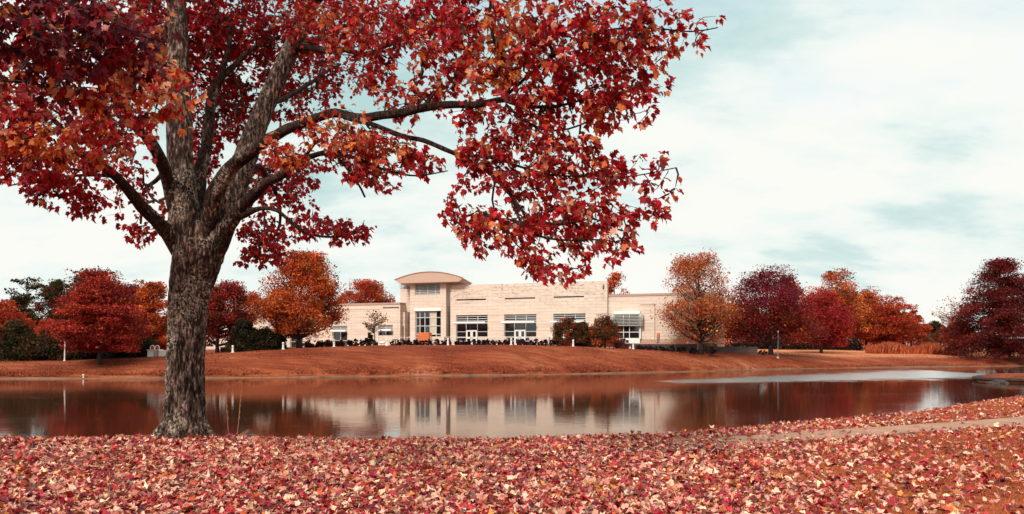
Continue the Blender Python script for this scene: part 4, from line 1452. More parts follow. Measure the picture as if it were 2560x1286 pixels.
def build_lawn_grass():
    r = np.random.default_rng(15)
    n0 = 110000
    px = r.uniform(-60, 2620, n0)
    a = (px - CX) / F
    ys = interp(a, SHORE)
    d = ys + 0.3 + (ys * 0.24) * r.uniform(0, 1, n0) ** 1.6
    x = a * d
    cl = np.sin(x * 0.9 + 2 * np.sin(d * 0.7)) * np.sin(d * 1.3 + x * 0.4)
    ok = r.uniform(0, 1, n0) < 0.45 + 0.5 * cl
    x, d, ys = x[ok], d[ok], ys[ok]
    n = len(x)
    b = np.stack([x, d, height(x, d) - 0.01], 1)
    edge = d - ys < 1.2
    h = r.uniform(0.03, 0.10, n) * np.where(edge, 2.2, 1.0)
    an = r.uniform(0, 6.28, n)
    wv = np.stack([np.cos(an), np.sin(an), np.zeros(n)], 1) * r.uniform(0.02, 0.06, n)[:, None]
    ln = r.normal(0, 0.6, (n, 2))
    tip = b + np.stack([ln[:, 0] * h, ln[:, 1] * h, h], 1)
    v = np.stack([b - wv, b + wv, tip], 1).reshape(-1, 3)
    pal = np.array([(0.27, 0.060, 0.026), (0.22, 0.042, 0.018), (0.36, 0.11, 0.055), (0.18, 0.036, 0.015), (0.28, 0.045, 0.025)])
    col = pal[r.integers(0, 5, n)] * np.exp(r.normal(0, 0.25, (n, 1)))
    o = link_mesh('lawn_grass', np_mesh('lawn_grass', v, np.arange(3 * n), np.full(n, 3), np.repeat(col, 3, axis=0)), M['blade'])
    tag(o, 'short tufted autumn grass and leaves on the far bank', 'grass', kind='stuff')


build_lawn_grass()


# ------------------------------------------------------------------ small things on the far bank
def build_far_things():
    # stone retaining walls
    for p0, p1, y0, y1, d, lab in ((1578, 1757, 858.5, 880, 95.5, 'long low dark stone wall below the right wing'),
                                   (1758, 1792, 856.5, 876, 97.0, 'square dark stone pier right of the tan tree trunk'),
                                   (1793, 1892, 867.5, 889, 100.0, 'short dark stone wall at the right end of the low walls'),
                                   (553, 581, 868, 888, 86.0, 'dark stone wall stub beside the dark red dome tree')):
        a, b = P(p0, y1, d), P(p1, y1, d)
        z1 = P(p0, y0, d)[2]
        z0 = min(hz(a[0], d), hz(b[0], d)) - 0.4
        t = thing('stone_wall', lab, 'wall', ((a[0] + b[0]) / 2, d, z0), 0, 'low dark stone walls')
        w = (b[0] - a[0]) / 2
        m = MB(); m.box(-w, w, -0.25, 0.25, 0, z1 - z0 - 0.12); m.build('masonry', M['darkstone'], t)
        m = MB(); m.box(-w - 0.03, w + 0.03, -0.29, 0.29, z1 - z0 - 0.117, z1 - z0); m.build('capstone', M['darkstone'] if p0 > 1760 else M['coping'], t, bevel=0.015)
    # leaning post with banded middle and orange top
    d = 97.0
    b = P(1643.5, 868, d); tp = P(1646.5, 832, d)
    b[2] = hz(b[0], d)
    t = thing('totem_post', 'leaning dark post with pale bands and an orange top', 'post', b)
    v = np.array((tp[0] - b[0], 0, tp[2] - b[2]))
    m = MB(); m.tube([(0, 0, 0), v * 0.55], [0.22, 0.20], 10); m.build('shaft', M['darkmetal'], t)
    for q in (0.46, 0.56, 0.64):
        m = MB(); m.tube([v * q, v * (q + 0.025)], [0.235, 0.235], 10); m.build('band', M['frame'], t)
    m = MB(); m.tube([v * 0.55, v * 0.72], [0.20, 0.21], 10); m.build('collar', M['darkmetal'], t)
    m = MB(); m.tube([v * 0.72, v * 0.95, v], [0.21, 0.2, 0.1], 10); m.build('tip', M['orange'], t)
    # pale sloping stair rail behind the wall
    d = 97.5
    a, b = P(1650, 850, d), P(1672, 858, d)
    t = thing('stair_rail', 'pale sloping rail right of the leaning post', 'handrail', (a[0], d, hz(a[0], d)))
    z0 = hz(a[0], d)
    m = MB(); m.tube([(0, 0, a[2] - z0), (b[0] - a[0], 0, b[2] - z0)], [0.09, 0.09], 6); m.build('rail', M['white'], t)
    for q in (0.05, 0.95):
        m = MB(); zz = (a[2] + (b[2] - a[2]) * q) - z0; x = (b[0] - a[0]) * q
        m.tube([(x, 0, 0), (x, 0, zz)], [0.04, 0.04], 6); m.build('post', M['white'], t)
    # left lamp post
    d = float(interp(A(161), SHORE)) * 1.085 + 0.6
    b = on_ground(161.5, d)
    top = P(163, 845, d)[2] - b[2]
    t = thing('lamp_post', 'slim pale lamp post before the dark bushes at left', 'lamp post', b)
    m = MB(); m.tube([(0, 0, -0.05), (0, 0, 0.12)], [0.13, 0.11], 10); m.build('base', M['white'], t)
    m = MB(); m.tube([(0, 0, 0.12), (0.05, 0, top)], [0.065, 0.05], 10); m.build('pole', M['white'], t)
    m = MB(); m.tube([(0.05, 0, top), (0.0, 0, top + 0.06), (-0.22, 0, top + 0.04)], [0.05, 0.05, 0.05], 8); m.build('lamp_head', M['frame'], t)
    # right lamp post with round sign
    b = on_ground(1944.5, 99.0)
    d = 99.0
    top = P(1945, 833, d)[2] - b[2]
    t = thing('lamp_post', 'blue-grey lamp post beside the dark red tree trunk at right', 'lamp post', b)
    m = MB(); m.tube([(0, 0, -0.05), (0, 0, 0.14), (0, 0, 0.2)], [0.17, 0.15, 0.08], 10); m.build('base', M['grey'], t)
    m = MB(); m.tube([(0, 0, 0.2), (0.05, 0, top)], [0.045, 0.035], 10); m.build('pole', M['bluepole'], t)
    m = MB(); m.tube([(0.05, 0, top), (0.05, 0, top + 0.1), (0.05, 0, top + 0.3)], [0.10, 0.13, 0.04], 10); m.build('lamp_head', M['grey'], t)
    m = MB(); zz = P(1945, 846, d)[2] - b[2]; m.tube([(0.22, -0.05, zz), (0.22, 0.05, zz)], [0.2, 0.2], 14); m.build('sign_disc', M['darkmetal'], t)
    # utility cabinet
    d = float(interp(A(395), SHORE)) * 1.09 + 1.2
    b = on_ground(395, d)
    b[2] -= 0.1
    px = d / F
    t = thing('utility_cabinet', 'white utility cabinet with a red stripe and two hoops, left of the maple trunk', 'cabinet', b)
    h = (P(395, 876, d)[2] - b[2])
    x0, x1 = (374 - 395) * px, (430 - 395) * px
    m = MB(); m.box(x0, x1, -0.5, 0.5, 0, h); m.build('body', M['white'], t, bevel=0.02)
    m = MB(); m.box(x0 - 0.05, (403 - 395) * px, -0.55, 0.55, h + 0.002, h + 0.07); m.build('lid', M['frame'], t)
    m = MB(); m.box((390 - 395) * px, (399 - 395) * px, -0.53, -0.502, 0.08, h - 0.08); m.build('door', M['grey'], t)
    m = MB(); m.box((399.6 - 395) * px, (402 - 395) * px, -0.53, -0.502, 0.03, h - 0.02); m.build('stripe', M['redpaint'], t)
    for c in (381, 393):
        m = MB()
        x = (c - 395) * px
        rr = 5 * px
        pts = [(x - rr, 0, h + 0.07)] + [(x - rr * math.cos(q), 0, h + 0.28 + rr * math.sin(q)) for q in np.linspace(0, math.pi, 9)] + [(x + rr, 0, h + 0.07)]
        m.tube(pts, [0.035] * len(pts), 6); m.build('hoop', M['white'], t)
        m = MB(); m.tube([(x - 0.04, -0.02, h + 0.2 + rr * 0.4), (x - 0.04, 0.25, h + 0.2 + rr * 0.4)], [rr * 0.9, rr * 0.9], 14); m.build('tank_end', M['redpaint'], t)
    # small white marker on the near edge of the left bank
    b = ground_at(210, 948)
    t = thing('marker_post', 'tiny white marker post at the waterline below the scarlet tree', 'marker', (b[0], b[1] - 0.1, WATER))
    m = MB(); m.tube([(0, 0, -0.2), (0, 0, 0.3)], [0.05, 0.05], 6); m.build('post', M['white'], t)
    m = MB(); m.tube([(0, 0, 0.3), (0, 0, 0.42)], [0.09, 0.07], 8); m.build('cap', M['white'], t)
    # rocks beside the spit and on the far right shore
    r = random.Random(4)
    for px, py, s, lab in ((2476, 959, 0.30, 'smallest rock in the water, farthest from the spit'), (2487, 958.5, 0.38, 'dark rock in the water between two others beside the spit'), (2499, 959, 0.5, 'largest dark rock touching the kerb of the spit'),
                           (2361, 917, 0.7, 'dark rock on the far right shore below the conifer')):
        d = (EYE - WATER) * F / (py - HY)
        m = MB()
        v, f = [], []
        nb, nr = 9, 5
        for i in range(nr + 1):
            th = math.pi * 0.5 * i / nr
            for k in range(nb):
                a = 2 * math.pi * k / nb
                q = s * (1 + r.uniform(-0.18, 0.18))
                v.append((q * 1.3 * math.cos(a) * math.cos(th), q * math.sin(a) * math.cos(th), q * 0.75 * math.sin(th) - 0.1))
        for i in range(nr):
            for k in range(nb):
                f.append((i * nb + k, i * nb + (k + 1) % nb, (i + 1) * nb + (k + 1) % nb, (i + 1) * nb + k))
        m.add(v, f)
        o = m.build('rock', M['rock'], loc=(A(px) * d, d, WATER))
        tag(o, lab, 'rock', 'rocks at the waterline')
    # parked car glimpsed behind the conifer trunk
    d = 150.0
    b = on_ground(2545, d)
    zc = P(2545, 889, d)[2]
    t = thing('parked_car', 'dark blue parked car glimpsed under the conifer at the right edge', 'car', (b[0], b[1], b[2]))
    m = MB()
    prof = [(-2.2, 0.35), (-2.2, 0.75), (-1.3, 0.9), (-0.7, 1.42), (0.8, 1.45), (1.5, 0.95), (2.2, 0.85), (2.25, 0.35)]
    n = len(prof)
    v = [(x, -0.85, z) for x, z in prof] + [(x, 0.85, z) for x, z in prof]
    m.add(v, [tuple(range(n)), tuple(range(2 * n - 1, n - 1, -1))] + [(i, n + i, n + (i + 1) % n, (i + 1) % n) for i in range(n)])
    m.build('body', plain('blue car paint', (0.03, 0.07, 0.12), 0.25), t, bevel=0.05)
    m = MB(); m.add([(-1.05, -0.865, 0.95), (1.2, -0.865, 0.98), (0.72, -0.865, 1.36), (-0.6, -0.865, 1.34)], [(0, 1, 2, 3)]); m.build('window', M['glass'], t)
    for x in (-1.4, 1.4):
        for y in (-0.8, 0.8):
            m = MB(); m.tube([(x, y - 0.1, 0.32), (x, y + 0.1, 0.32)], [0.32, 0.32], 14); m.build('wheel', M['darkmetal'], t)


build_far_things()


# ------------------------------------------------------------------ the maple
TREE0 = np.array((-3.80, 8.90, 0.0))


def Q(px, py, d, w):
    return (P(px, py, d), (0.95 if w >= 90 else 0.86) * w / 2 / F * d)


TRUNK = [Q(461, 1135, 8.9, 142), Q(461, 1096, 8.9, 128), Q(462, 1066, 8.9, 110), Q(462, 1010, 8.9, 101), Q(463, 930, 8.9, 98), Q(466, 850, 8.9, 96), Q(470, 760, 8.9, 100), Q(482, 690, 8.9, 112), Q(494, 640, 8.9, 128), Q(500, 600, 8.9, 120)]
STEM_A = [Q(472, 780, 8.9, 60), Q(478, 660, 8.9, 92), Q(466, 570, 8.9, 92), Q(457, 490, 8.9, 80), Q(451, 400, 8.95, 74), Q(448, 300, 9.0, 71), Q(446, 150, 9.1, 62), Q(441, 0, 9.2, 52), Q(434, -220, 9.4, 34), Q(430, -420, 9.6, 12)]
STEM_B = [Q(484, 780, 8.9, 60), Q(512, 665, 8.9, 89), Q(550, 570, 8.95, 84), Q(583, 480, 9.05, 74), Q(612, 400, 9.1, 68), Q(645, 310, 9.2, 60), Q(692, 200, 9.3, 54), Q(742, 90, 9.4, 48), Q(800, -60, 9.6, 38), Q(850, -260, 9.8, 24), Q(880, -420, 9.9, 8)]
LIMBS = {
    'C': [Q(506, 625, 8.88, 40), Q(525, 545, 8.80, 52), Q(548, 470, 8.65, 46), Q(590, 408, 8.5, 40), Q(645, 365, 8.2, 35), Q(720, 326, 7.8, 30), Q(795, 294, 7.4, 27), Q(855, 287, 7.15, 26), Q(930, 296, 6.9, 25), Q(1010, 276, 6.65, 24), Q(1110, 267, 6.4, 22), Q(1200, 262, 6.15, 19), Q(1262, 249, 6.0, 17), Q(1310, 264, 5.9, 12), Q(1390, 266, 5.8, 9), Q(1470, 245, 5.7, 5)],
    'C1': [Q(1256, 252, 6.0, 14), Q(1274, 215, 5.95, 12), Q(1264, 165, 5.9, 10), Q(1240, 110, 5.85, 9), Q(1226, 50, 5.8, 8), Q(1228, -30, 5.75, 6)],
    'C2': [Q(1265, 262, 6.0, 9), Q(1310, 300, 5.92, 8), Q(1360, 326, 5.85, 7), Q(1420, 324, 5.75, 6), Q(1480, 300, 5.7, 5), Q(1530, 272, 5.6, 3)],
    'C3': [Q(1265, 240, 6.0, 10), Q(1320, 190, 5.9, 9), Q(1400, 130, 5.8, 8), Q(1500, 80, 5.7, 6), Q(1620, 70, 5.6, 5), Q(1730, 80, 5.5, 4), Q(1795, 70, 5.45, 2)],
    'D': [Q(860, 292, 7.1, 16), Q(930, 312, 6.9, 15), Q(1000, 338, 6.75, 15), Q(1060, 352, 6.6, 14), Q(1125, 378, 6.45, 14), Q(1190, 410, 6.3, 13), Q(1245, 450, 6.15, 12), Q(1285, 500, 6.0, 11), Q(1330, 545, 5.9, 9), Q(1400, 560, 5.8, 7), Q(1480, 545, 5.7, 4)],
    'D1': [Q(1150, 390, 6.4, 10), Q(1230, 395, 6.2, 8), Q(1310, 420, 6.0, 7), Q(1390, 440, 5.85, 6), Q(1480, 440, 5.7, 5), Q(1580, 440, 5.6, 4), Q(1690, 420, 5.5, 2)],
    'D2': [Q(1282, 495, 6.0, 9), Q(1300, 550, 5.95, 8), Q(1350, 590, 5.85, 7), Q(1420, 600, 5.75, 6), Q(1510, 600, 5.65, 4), Q(1590, 620, 5.6, 2)],
    'D3': [Q(1240, 448, 6.15, 7), Q(1230, 500, 6.2, 6), Q(1250, 560, 6.15, 5), Q(1290, 610, 6.1, 4), Q(1340, 660, 6.0, 3)],
    'E': [Q(518, 660, 8.9, 50), Q(552, 592, 8.85, 50), Q(592, 535, 8.7, 40), Q(625, 495, 8.55, 32), Q(665, 455, 8.3, 27), Q(705, 432, 8.0, 23), Q(760, 400, 7.7, 18), Q(820, 380, 7.4, 14), Q(890, 395, 7.1, 10), Q(960, 425, 6.9, 7), Q(1040, 440, 6.7, 5), Q(1120, 428, 6.6, 3)],
    'E1': [Q(760, 400, 7.7, 10), Q(800, 350, 7.5, 9), Q(850, 400, 7.3, 8), Q(890, 450, 7.2, 7), Q(912, 492, 7.15, 6)],
    'F': [Q(540, 610, 8.82, 20), Q(578, 556, 8.75, 24), Q(612, 535, 8.65, 20), Q(648, 521, 8.55, 13), Q(692, 524, 8.45, 11), Q(738, 560, 8.35, 9), Q(790, 588, 8.3, 8), Q(850, 592, 8.2, 6), Q(930, 572, 8.1, 3)],
    'G': [Q(478, 668, 8.9, 48), Q(450, 625, 8.85, 52), Q(422, 588, 8.75, 44), Q(384, 545, 8.6, 37), Q(332, 492, 8.3, 33), Q(284, 440, 8.0, 29), Q(240, 405, 7.7, 25), Q(206, 385, 7.4, 20), Q(160, 330, 6.8, 16), Q(110, 270, 6.2, 12), Q(40, 220, 5.6, 8), Q(-60, 190, 5.0, 5)],
    'G1': [Q(285, 442, 8.0, 12), Q(240, 438, 7.9, 10), Q(180, 438, 7.8, 8), Q(110, 448, 7.7, 6), Q(20, 466, 7.5, 4)],
    'G2': [Q(300, 455, 8.1, 12), Q(262, 425, 8.0, 11), Q(215, 425, 7.9, 9), Q(150, 415, 7.7, 7), Q(60, 380, 7.4, 5), Q(-40, 340, 7.0, 4)],
    'H': [Q(464, 610, 8.9, 44), Q(440, 530, 8.85, 44), Q(420, 455, 8.7, 36), Q(396, 392, 8.4, 32), Q(365, 342, 8.0, 30), Q(335, 300, 7.2, 26), Q(300, 230, 6.2, 20), Q(250, 150, 5.2, 14), Q(190, 90, 4.6, 10), Q(90, 45, 4.2, 7), Q(0, 20, 4.0, 5)],
    'H1': [Q(300, 225, 6.2, 12), Q(250, 240, 5.6, 10), Q(170, 230, 5.0, 8), Q(90, 210, 4.6, 6), Q(-20, 200, 4.3, 4)],
    'I': [Q(488, 570, 8.95, 34), Q(496, 470, 9.1, 36), Q(512, 390, 9.3, 30), Q(522, 300, 9.5, 26), Q(540, 225, 9.7, 22), Q(575, 170, 9.9, 17), Q(640, 118, 10.1, 12), Q(700, 90, 10.3, 8)],
    'I1': [Q(545, 215, 9.7, 16), Q(562, 150, 9.8, 14), Q(572, 60, 9.9, 12), Q(540, 25, 10.0, 10), Q(510, -40, 10.0, 8)],
    'J': [Q(735, 118, 9.35, 22), Q(790, 124, 9.0, 17), Q(850, 126, 8.6, 15), Q(915, 133, 8.2, 13), Q(980, 110, 7.8, 10), Q(1060, 70, 7.4, 7), Q(1150, 20, 7.0, 5)],
    'K': [Q(446, 180, 9.1, 30), Q(400, 110, 9.6, 22), Q(340, 60, 10.2, 16), Q(260, 10, 10.8, 10)],
    'L': [Q(665, 270, 9.25, 18), Q(740, 230, 9.9, 14), Q(800, 190, 10.4, 10), Q(850, 160, 10.8, 6)],
    'N': [Q(600, 440, 9.1, 20), Q(650, 420, 9.7, 15), Q(690, 480, 10.2, 11), Q(700, 560, 10.4, 8), Q(660, 620, 10.2, 5)],
    'O': [Q(440, 420, 9.0, 20), Q(400, 440, 9.6, 14), Q(360, 480, 10.0, 10), Q(350, 560, 10.2, 6)],
    'R': [Q(770, 20, 9.5, 26), Q(880, -60, 8.6, 20), Q(1020, -90, 7.6, 15), Q(1200, -110, 6.6, 11), Q(1400, -120, 5.9, 8), Q(1560, -80, 5.6, 5)],
}

# foliage masses: px, py, rx, ry, distance, density, palette
BLOBS = [
    (60, 60, 130, 80, 4.2, 1.3, 'd'), (200, 70, 120, 80, 4.0, 1.3, 'd'), (330, 90, 110, 80, 4.3, 1.2, 'd'), (120, 180, 130, 80, 4.6, 1.1, 'd'), (280, 200, 120, 80, 4.7, 1.1, 'o'), (400, 220, 80, 70, 5.2, 1.0, 'o'), (30, 200, 80, 80, 5.4, 1, 'm'),
    (40, 320, 100, 90, 6.2, 1, 'm'), (160, 320, 110, 80, 6.2, 1, 'o'), (280, 310, 90, 60, 6.4, 1, 'm'), (60, 400, 90, 55, 7.2, 1, 'r'), (180, 420, 90, 55, 7.6, 0.9, 'r'), (200, 500, 80, 34, 8.0, 0.9, 'r'), (120, 470, 60, 40, 8.0, 0.9, 'r'), (300, 430, 60, 50, 9.4, 0.5, 'r'), (350, 490, 40, 50, 9.8, 0.5, 'r'),
    (352, 578, 36, 30, 9.6, 0.9, 'r'), (400, 545, 22, 34, 9.6, 0.6, 'r'), (270, 380, 60, 50, 8.6, 0.7, 'r'),
    (380, 40, 90, 80, 10.0, 1, 'r'), (520, 110, 80, 110, 10.6, 1, 'r'), (600, 60, 90, 80, 10.2, 1, 'r'), (690, 140, 60, 90, 10.6, .9, 'r'), (560, 260, 60, 90, 11.0, 1, 'r'), (500, 370, 50, 80, 11.0, 1, 'r'), (620, 270, 40, 70, 11, .6, 'r'), (400, 160, 70, 80, 10.5, 1, 'r'),
    (780, 60, 80, 70, 9.2, 1, 'm'), (800, 190, 50, 70, 10.6, .55, 'r'), (720, 260, 60, 60, 10.5, .7, 'r'), (700, 430, 60, 50, 10.4, .8, 'r'), (640, 480, 40, 40, 10.4, .6, 'r'), (655, 600, 46, 62, 10.0, 1, 'r'), (625, 640, 26, 26, 9.8, .9, 'r'), (722, 490, 55, 36, 10.1, .7, 'r'), (690, 640, 26, 24, 9.8, .8, 'r'),
    (775, 560, 46, 34, 8.5, .9, 'r'), (855, 575, 60, 30, 8.2, .9, 'r'), (912, 580, 28, 18, 8.1, .9, 'r'), (700, 590, 36, 30, 8.9, .7, 'r'),
    (870, 60, 80, 70, 7.8, 1, 'm'), (960, 70, 80, 80, 7.3, 1, 'm'), (930, 190, 56, 50, 7.6, .7, 'm'), (880, 345, 70, 46, 7.1, 1, 'o'), (960, 375, 80, 46, 6.85, 1, 'o'), (1045, 400, 56, 38, 6.65, .9, 'm'), (900, 430, 50, 34, 7.1, .8, 'm'), (820, 335, 60, 46, 7.4, .9, 'o'), (715, 378, 60, 38, 7.4, 1, 'o'), (960, 440, 50, 24, 6.9, .8, 'm'), (860, 410, 60, 40, 7.6, .7, 'r'), (770, 430, 46, 36, 7.8, .6, 'r'), (990, 250, 60, 40, 6.9, .7, 'm'),
    (1060, 50, 90, 80, 6.6, 1, 'm'), (1180, 50, 90, 80, 6.1, 1, 'm'), (1300, 60, 90, 80, 5.85, 1, 'o'), (1420, 70, 90, 80, 5.7, 1, 'm'), (1540, 80, 80, 76, 5.6, 1, 'm'), (1630, 80, 56, 62, 5.5, .9, 'm'), (1700, 85, 46, 46, 5.45, .55, 'm'), (1775, 65, 28, 30, 5.4, .22, 'm'), (1740, 110, 34, 22, 5.4, .4, 'm'),
    (1100, 160, 70, 60, 6.4, 1, 'm'), (1220, 170, 80, 76, 6.0, 1, 'o'), (1340, 190, 80, 76, 5.85, 1, 'm'), (1460, 190, 80, 76, 5.7, 1, 'm'), (1560, 180, 64, 66, 5.6, 1, 'm'), (1630, 190, 36, 46, 5.5, .7, 'm'), (1600, 270, 34, 46, 5.5, .7, 'm'), (1060, 240, 56, 30, 6.6, .8, 'm'), (1170, 290, 60, 36, 6.3, .9, 'm'), (1300, 300, 80, 40, 6, 1, 'm'), (1420, 285, 80, 46, 5.8, 1, 'm'), (1520, 265, 56, 46, 5.65, 1, 'm'),
    (1200, 365, 60, 40, 6.1, 1, 'm'), (1310, 370, 80, 46, 5.95, 1, 'm'), (1420, 375, 70, 46, 5.8, 1, 'm'), (1190, 440, 56, 40, 6.25, .85, 'm'), (1290, 445, 76, 46, 6.05, 1, 'm'), (1400, 445, 80, 46, 5.85, 1, 'm'), (1500, 425, 56, 46, 5.7, .9, 'm'), (1590, 430, 56, 36, 5.6, .6, 'm'), (1655, 430, 40, 34, 5.5, .4, 'm'), (1690, 480, 26, 30, 5.5, .35, 'm'), (1640, 400, 30, 20, 5.5, .3, 'm'),
    (1130, 530, 42, 32, 6.4, .9, 'm'), (1185, 565, 56, 38, 6.25, .9, 'm'), (1275, 560, 70, 46, 6.05, .9, 'm'), (1370, 545, 70, 46, 5.9, 1, 'm'), (1470, 525, 70, 46, 5.75, .9, 'm'), (1560, 520, 60, 46, 5.65, .8, 'm'), (1630, 510, 40, 40, 5.55, .6, 'm'), (1180, 618, 34, 22, 6.3, .8, 'm'), (1285, 612, 50, 26, 6.1, .6, 'm'), (1355, 635, 56, 36, 5.9, .9, 'm'), (1450, 600, 56, 40, 5.8, .9, 'm'), (1540, 590, 50, 36, 5.65, .8, 'm'), (1595, 610, 26, 22, 5.6, .5, 'm'), (1390, 682, 46, 26, 5.8, 1, 'm'), (1535, 645, 34, 22, 5.6, .6, 'm'), (1325, 665, 26, 22, 6.0, .7, 'm'), (1455, 650, 30, 26, 5.75, .6, 'm'),
    # above the frame: the crown goes on
    (-160, 100, 150, 150, 6.0, .6, 'm'), (-140, 320, 120, 120, 7.4, .6, 'r'), (100, -120, 180, 90, 5.2, .6, 'd'), (380, -140, 170, 100, 7.5, .6, 'm'), (650, -140, 170, 100, 9.4, .6, 'r'), (900, -130, 160, 90, 8.0, .6, 'm'), (1150, -120, 160, 90, 6.6, .6, 'm'), (1400, -110, 150, 80, 5.9, .6, 'm'), (1580, -60, 90, 60, 5.6, .6, 'm'),
    (450, -350, 300, 140, 9.4, .5, 'r'), (850, -330, 240, 120, 9.6, .5, 'r'),
    (560, 60, 200, 140, 12.6, .35, 'r'), (620, -200, 260, 160, 12.4, .35, 'r'), (820, 120, 120, 120, 12.0, .35, 'r'), (330, 120, 160, 140, 12.2, .3, 'r'),
]

LEAF_T = None


def leaf_templates():
    half = [(0.09, 0.03), (0.24, 0.02), (0.37, 0.10), (0.35, 0.22), (0.42, 0.34), (0.53, 0.56), (0.41, 0.55), (0.27, 0.57), (0.25, 0.70), (0.19, 0.74), (0.08, 0.90)]
    out = [(0, 0.06)] + half + [(0, 1.06)] + [(-x, y) for x, y in half[::-1]]
    out = np.array(out)
    n = len(out)
    ctr = np.array([(0, 0.42)])
    pts = np.concatenate([ctr, out])
    pts[:, 1] -= 0.06
    tris = []
    for i in range(n):
        tris += [0, 1 + i, 1 + (i + 1) % n]
    ts = []
    for fold, curl, twist, side in ((0.15, 0.10, 0.0, .1), (0.38, 0.25, 0.15, -.1), (0.28, -0.22, -0.12, .15), (0.55, 0.35, 0.1, 0), (-0.10, 0.30, 0.2, .2), (0.22, 0.0, -0.25, -.2)):
        x, y = pts[:, 0], pts[:, 1]
        z = fold * np.abs(x) - curl * (y - 0.4) ** 2 * 1.6 + twist * x * y + side * x * x * 2 - 0.35 * curl * np.abs(x) ** 2 * 3
        ts.append(np.stack([x * (1 - 0.25 * abs(fold)), y, z], 1))
    return ts, np.array(tris)


TEMPL, TRIS = leaf_templates()


def leaves_mesh(name, pos, tip, nrm, size, col, r, curl=1.0):
    """pos (n,3) stalk end, tip (n,3) direction of the leaf tip, nrm (n,3) rough face normal"""
    n = len(pos)
    tip = tip / (np.linalg.norm(tip, axis=1, keepdims=True) + 1e-9)
    x = np.cross(tip, nrm); x /= np.linalg.norm(x, axis=1, keepdims=True) + 1e-9
    z = np.cross(x, tip)
    which = r.integers(0, len(TEMPL), n)
    tv = np.array(TEMPL)[which]                       # n,k,3
    wid = r.uniform(0.78, 1.15, n)
    tv = tv * np.stack([np.ones(n), np.ones(n), curl * np.minimum(np.exp(r.normal(0, 0.5, n)), 1.7)], 1)[:, None, :]
    tv = tv + r.normal(0, 0.035, tv.shape)
    v = pos[:, None, :] + size[:, None, None] * (tv[:, :, 0:1] * (x * wid[:, None])[:, None, :] + tv[:, :, 1:2] * tip[:, None, :] + tv[:, :, 2:3] * z[:, None, :])
    k = tv.shape[1]
    f = (np.arange(n)[:, None] * k + TRIS[None, :]).ravel()
    c = np.repeat(col[:, None, :], k, axis=1)
    c = c * np.exp(r.normal(0, 0.10, (n, k, 1)))
    return np_mesh(name, v.reshape(-1, 3), f, np.full(n * len(TRIS) // 3, 3), c.reshape(-1, 3))


PALS = {
    'm': [(8, (0.44, 0.013, 0.020)), (4, (0.30, 0.008, 0.014)), (3, (0.50, 0.040, 0.026)), (2.2, (0.60, 0.16, 0.045)), (1.8, (0.64, 0.26, 0.17)), (0.6, (0.14, 0.006, 0.012))],
    'r': [(8, (0.40, 0.011, 0.017)), (4, (0.28, 0.007, 0.012)), (2, (0.48, 0.035, 0.020)), (0.6, (0.55, 0.13, 0.05)), (1, (0.13, 0.006, 0.010))],
    'o': [(5, (0.42, 0.014, 0.018)), (3, (0.50, 0.045, 0.022)), (5, (0.62, 0.17, 0.040)), (2.4, (0.66, 0.30, 0.15)), (0.8, (0.14, 0.007, 0.012))],
    'd': [(5, (0.11, 0.007, 0.016)), (4, (0.17, 0.008, 0.015)), (4, (0.27, 0.010, 0.016)), (1.0, (0.52, 0.16, 0.05)), (1.0, (0.40, 0.14, 0.12)), (2, (0.05, 0.006, 0.012))],
}


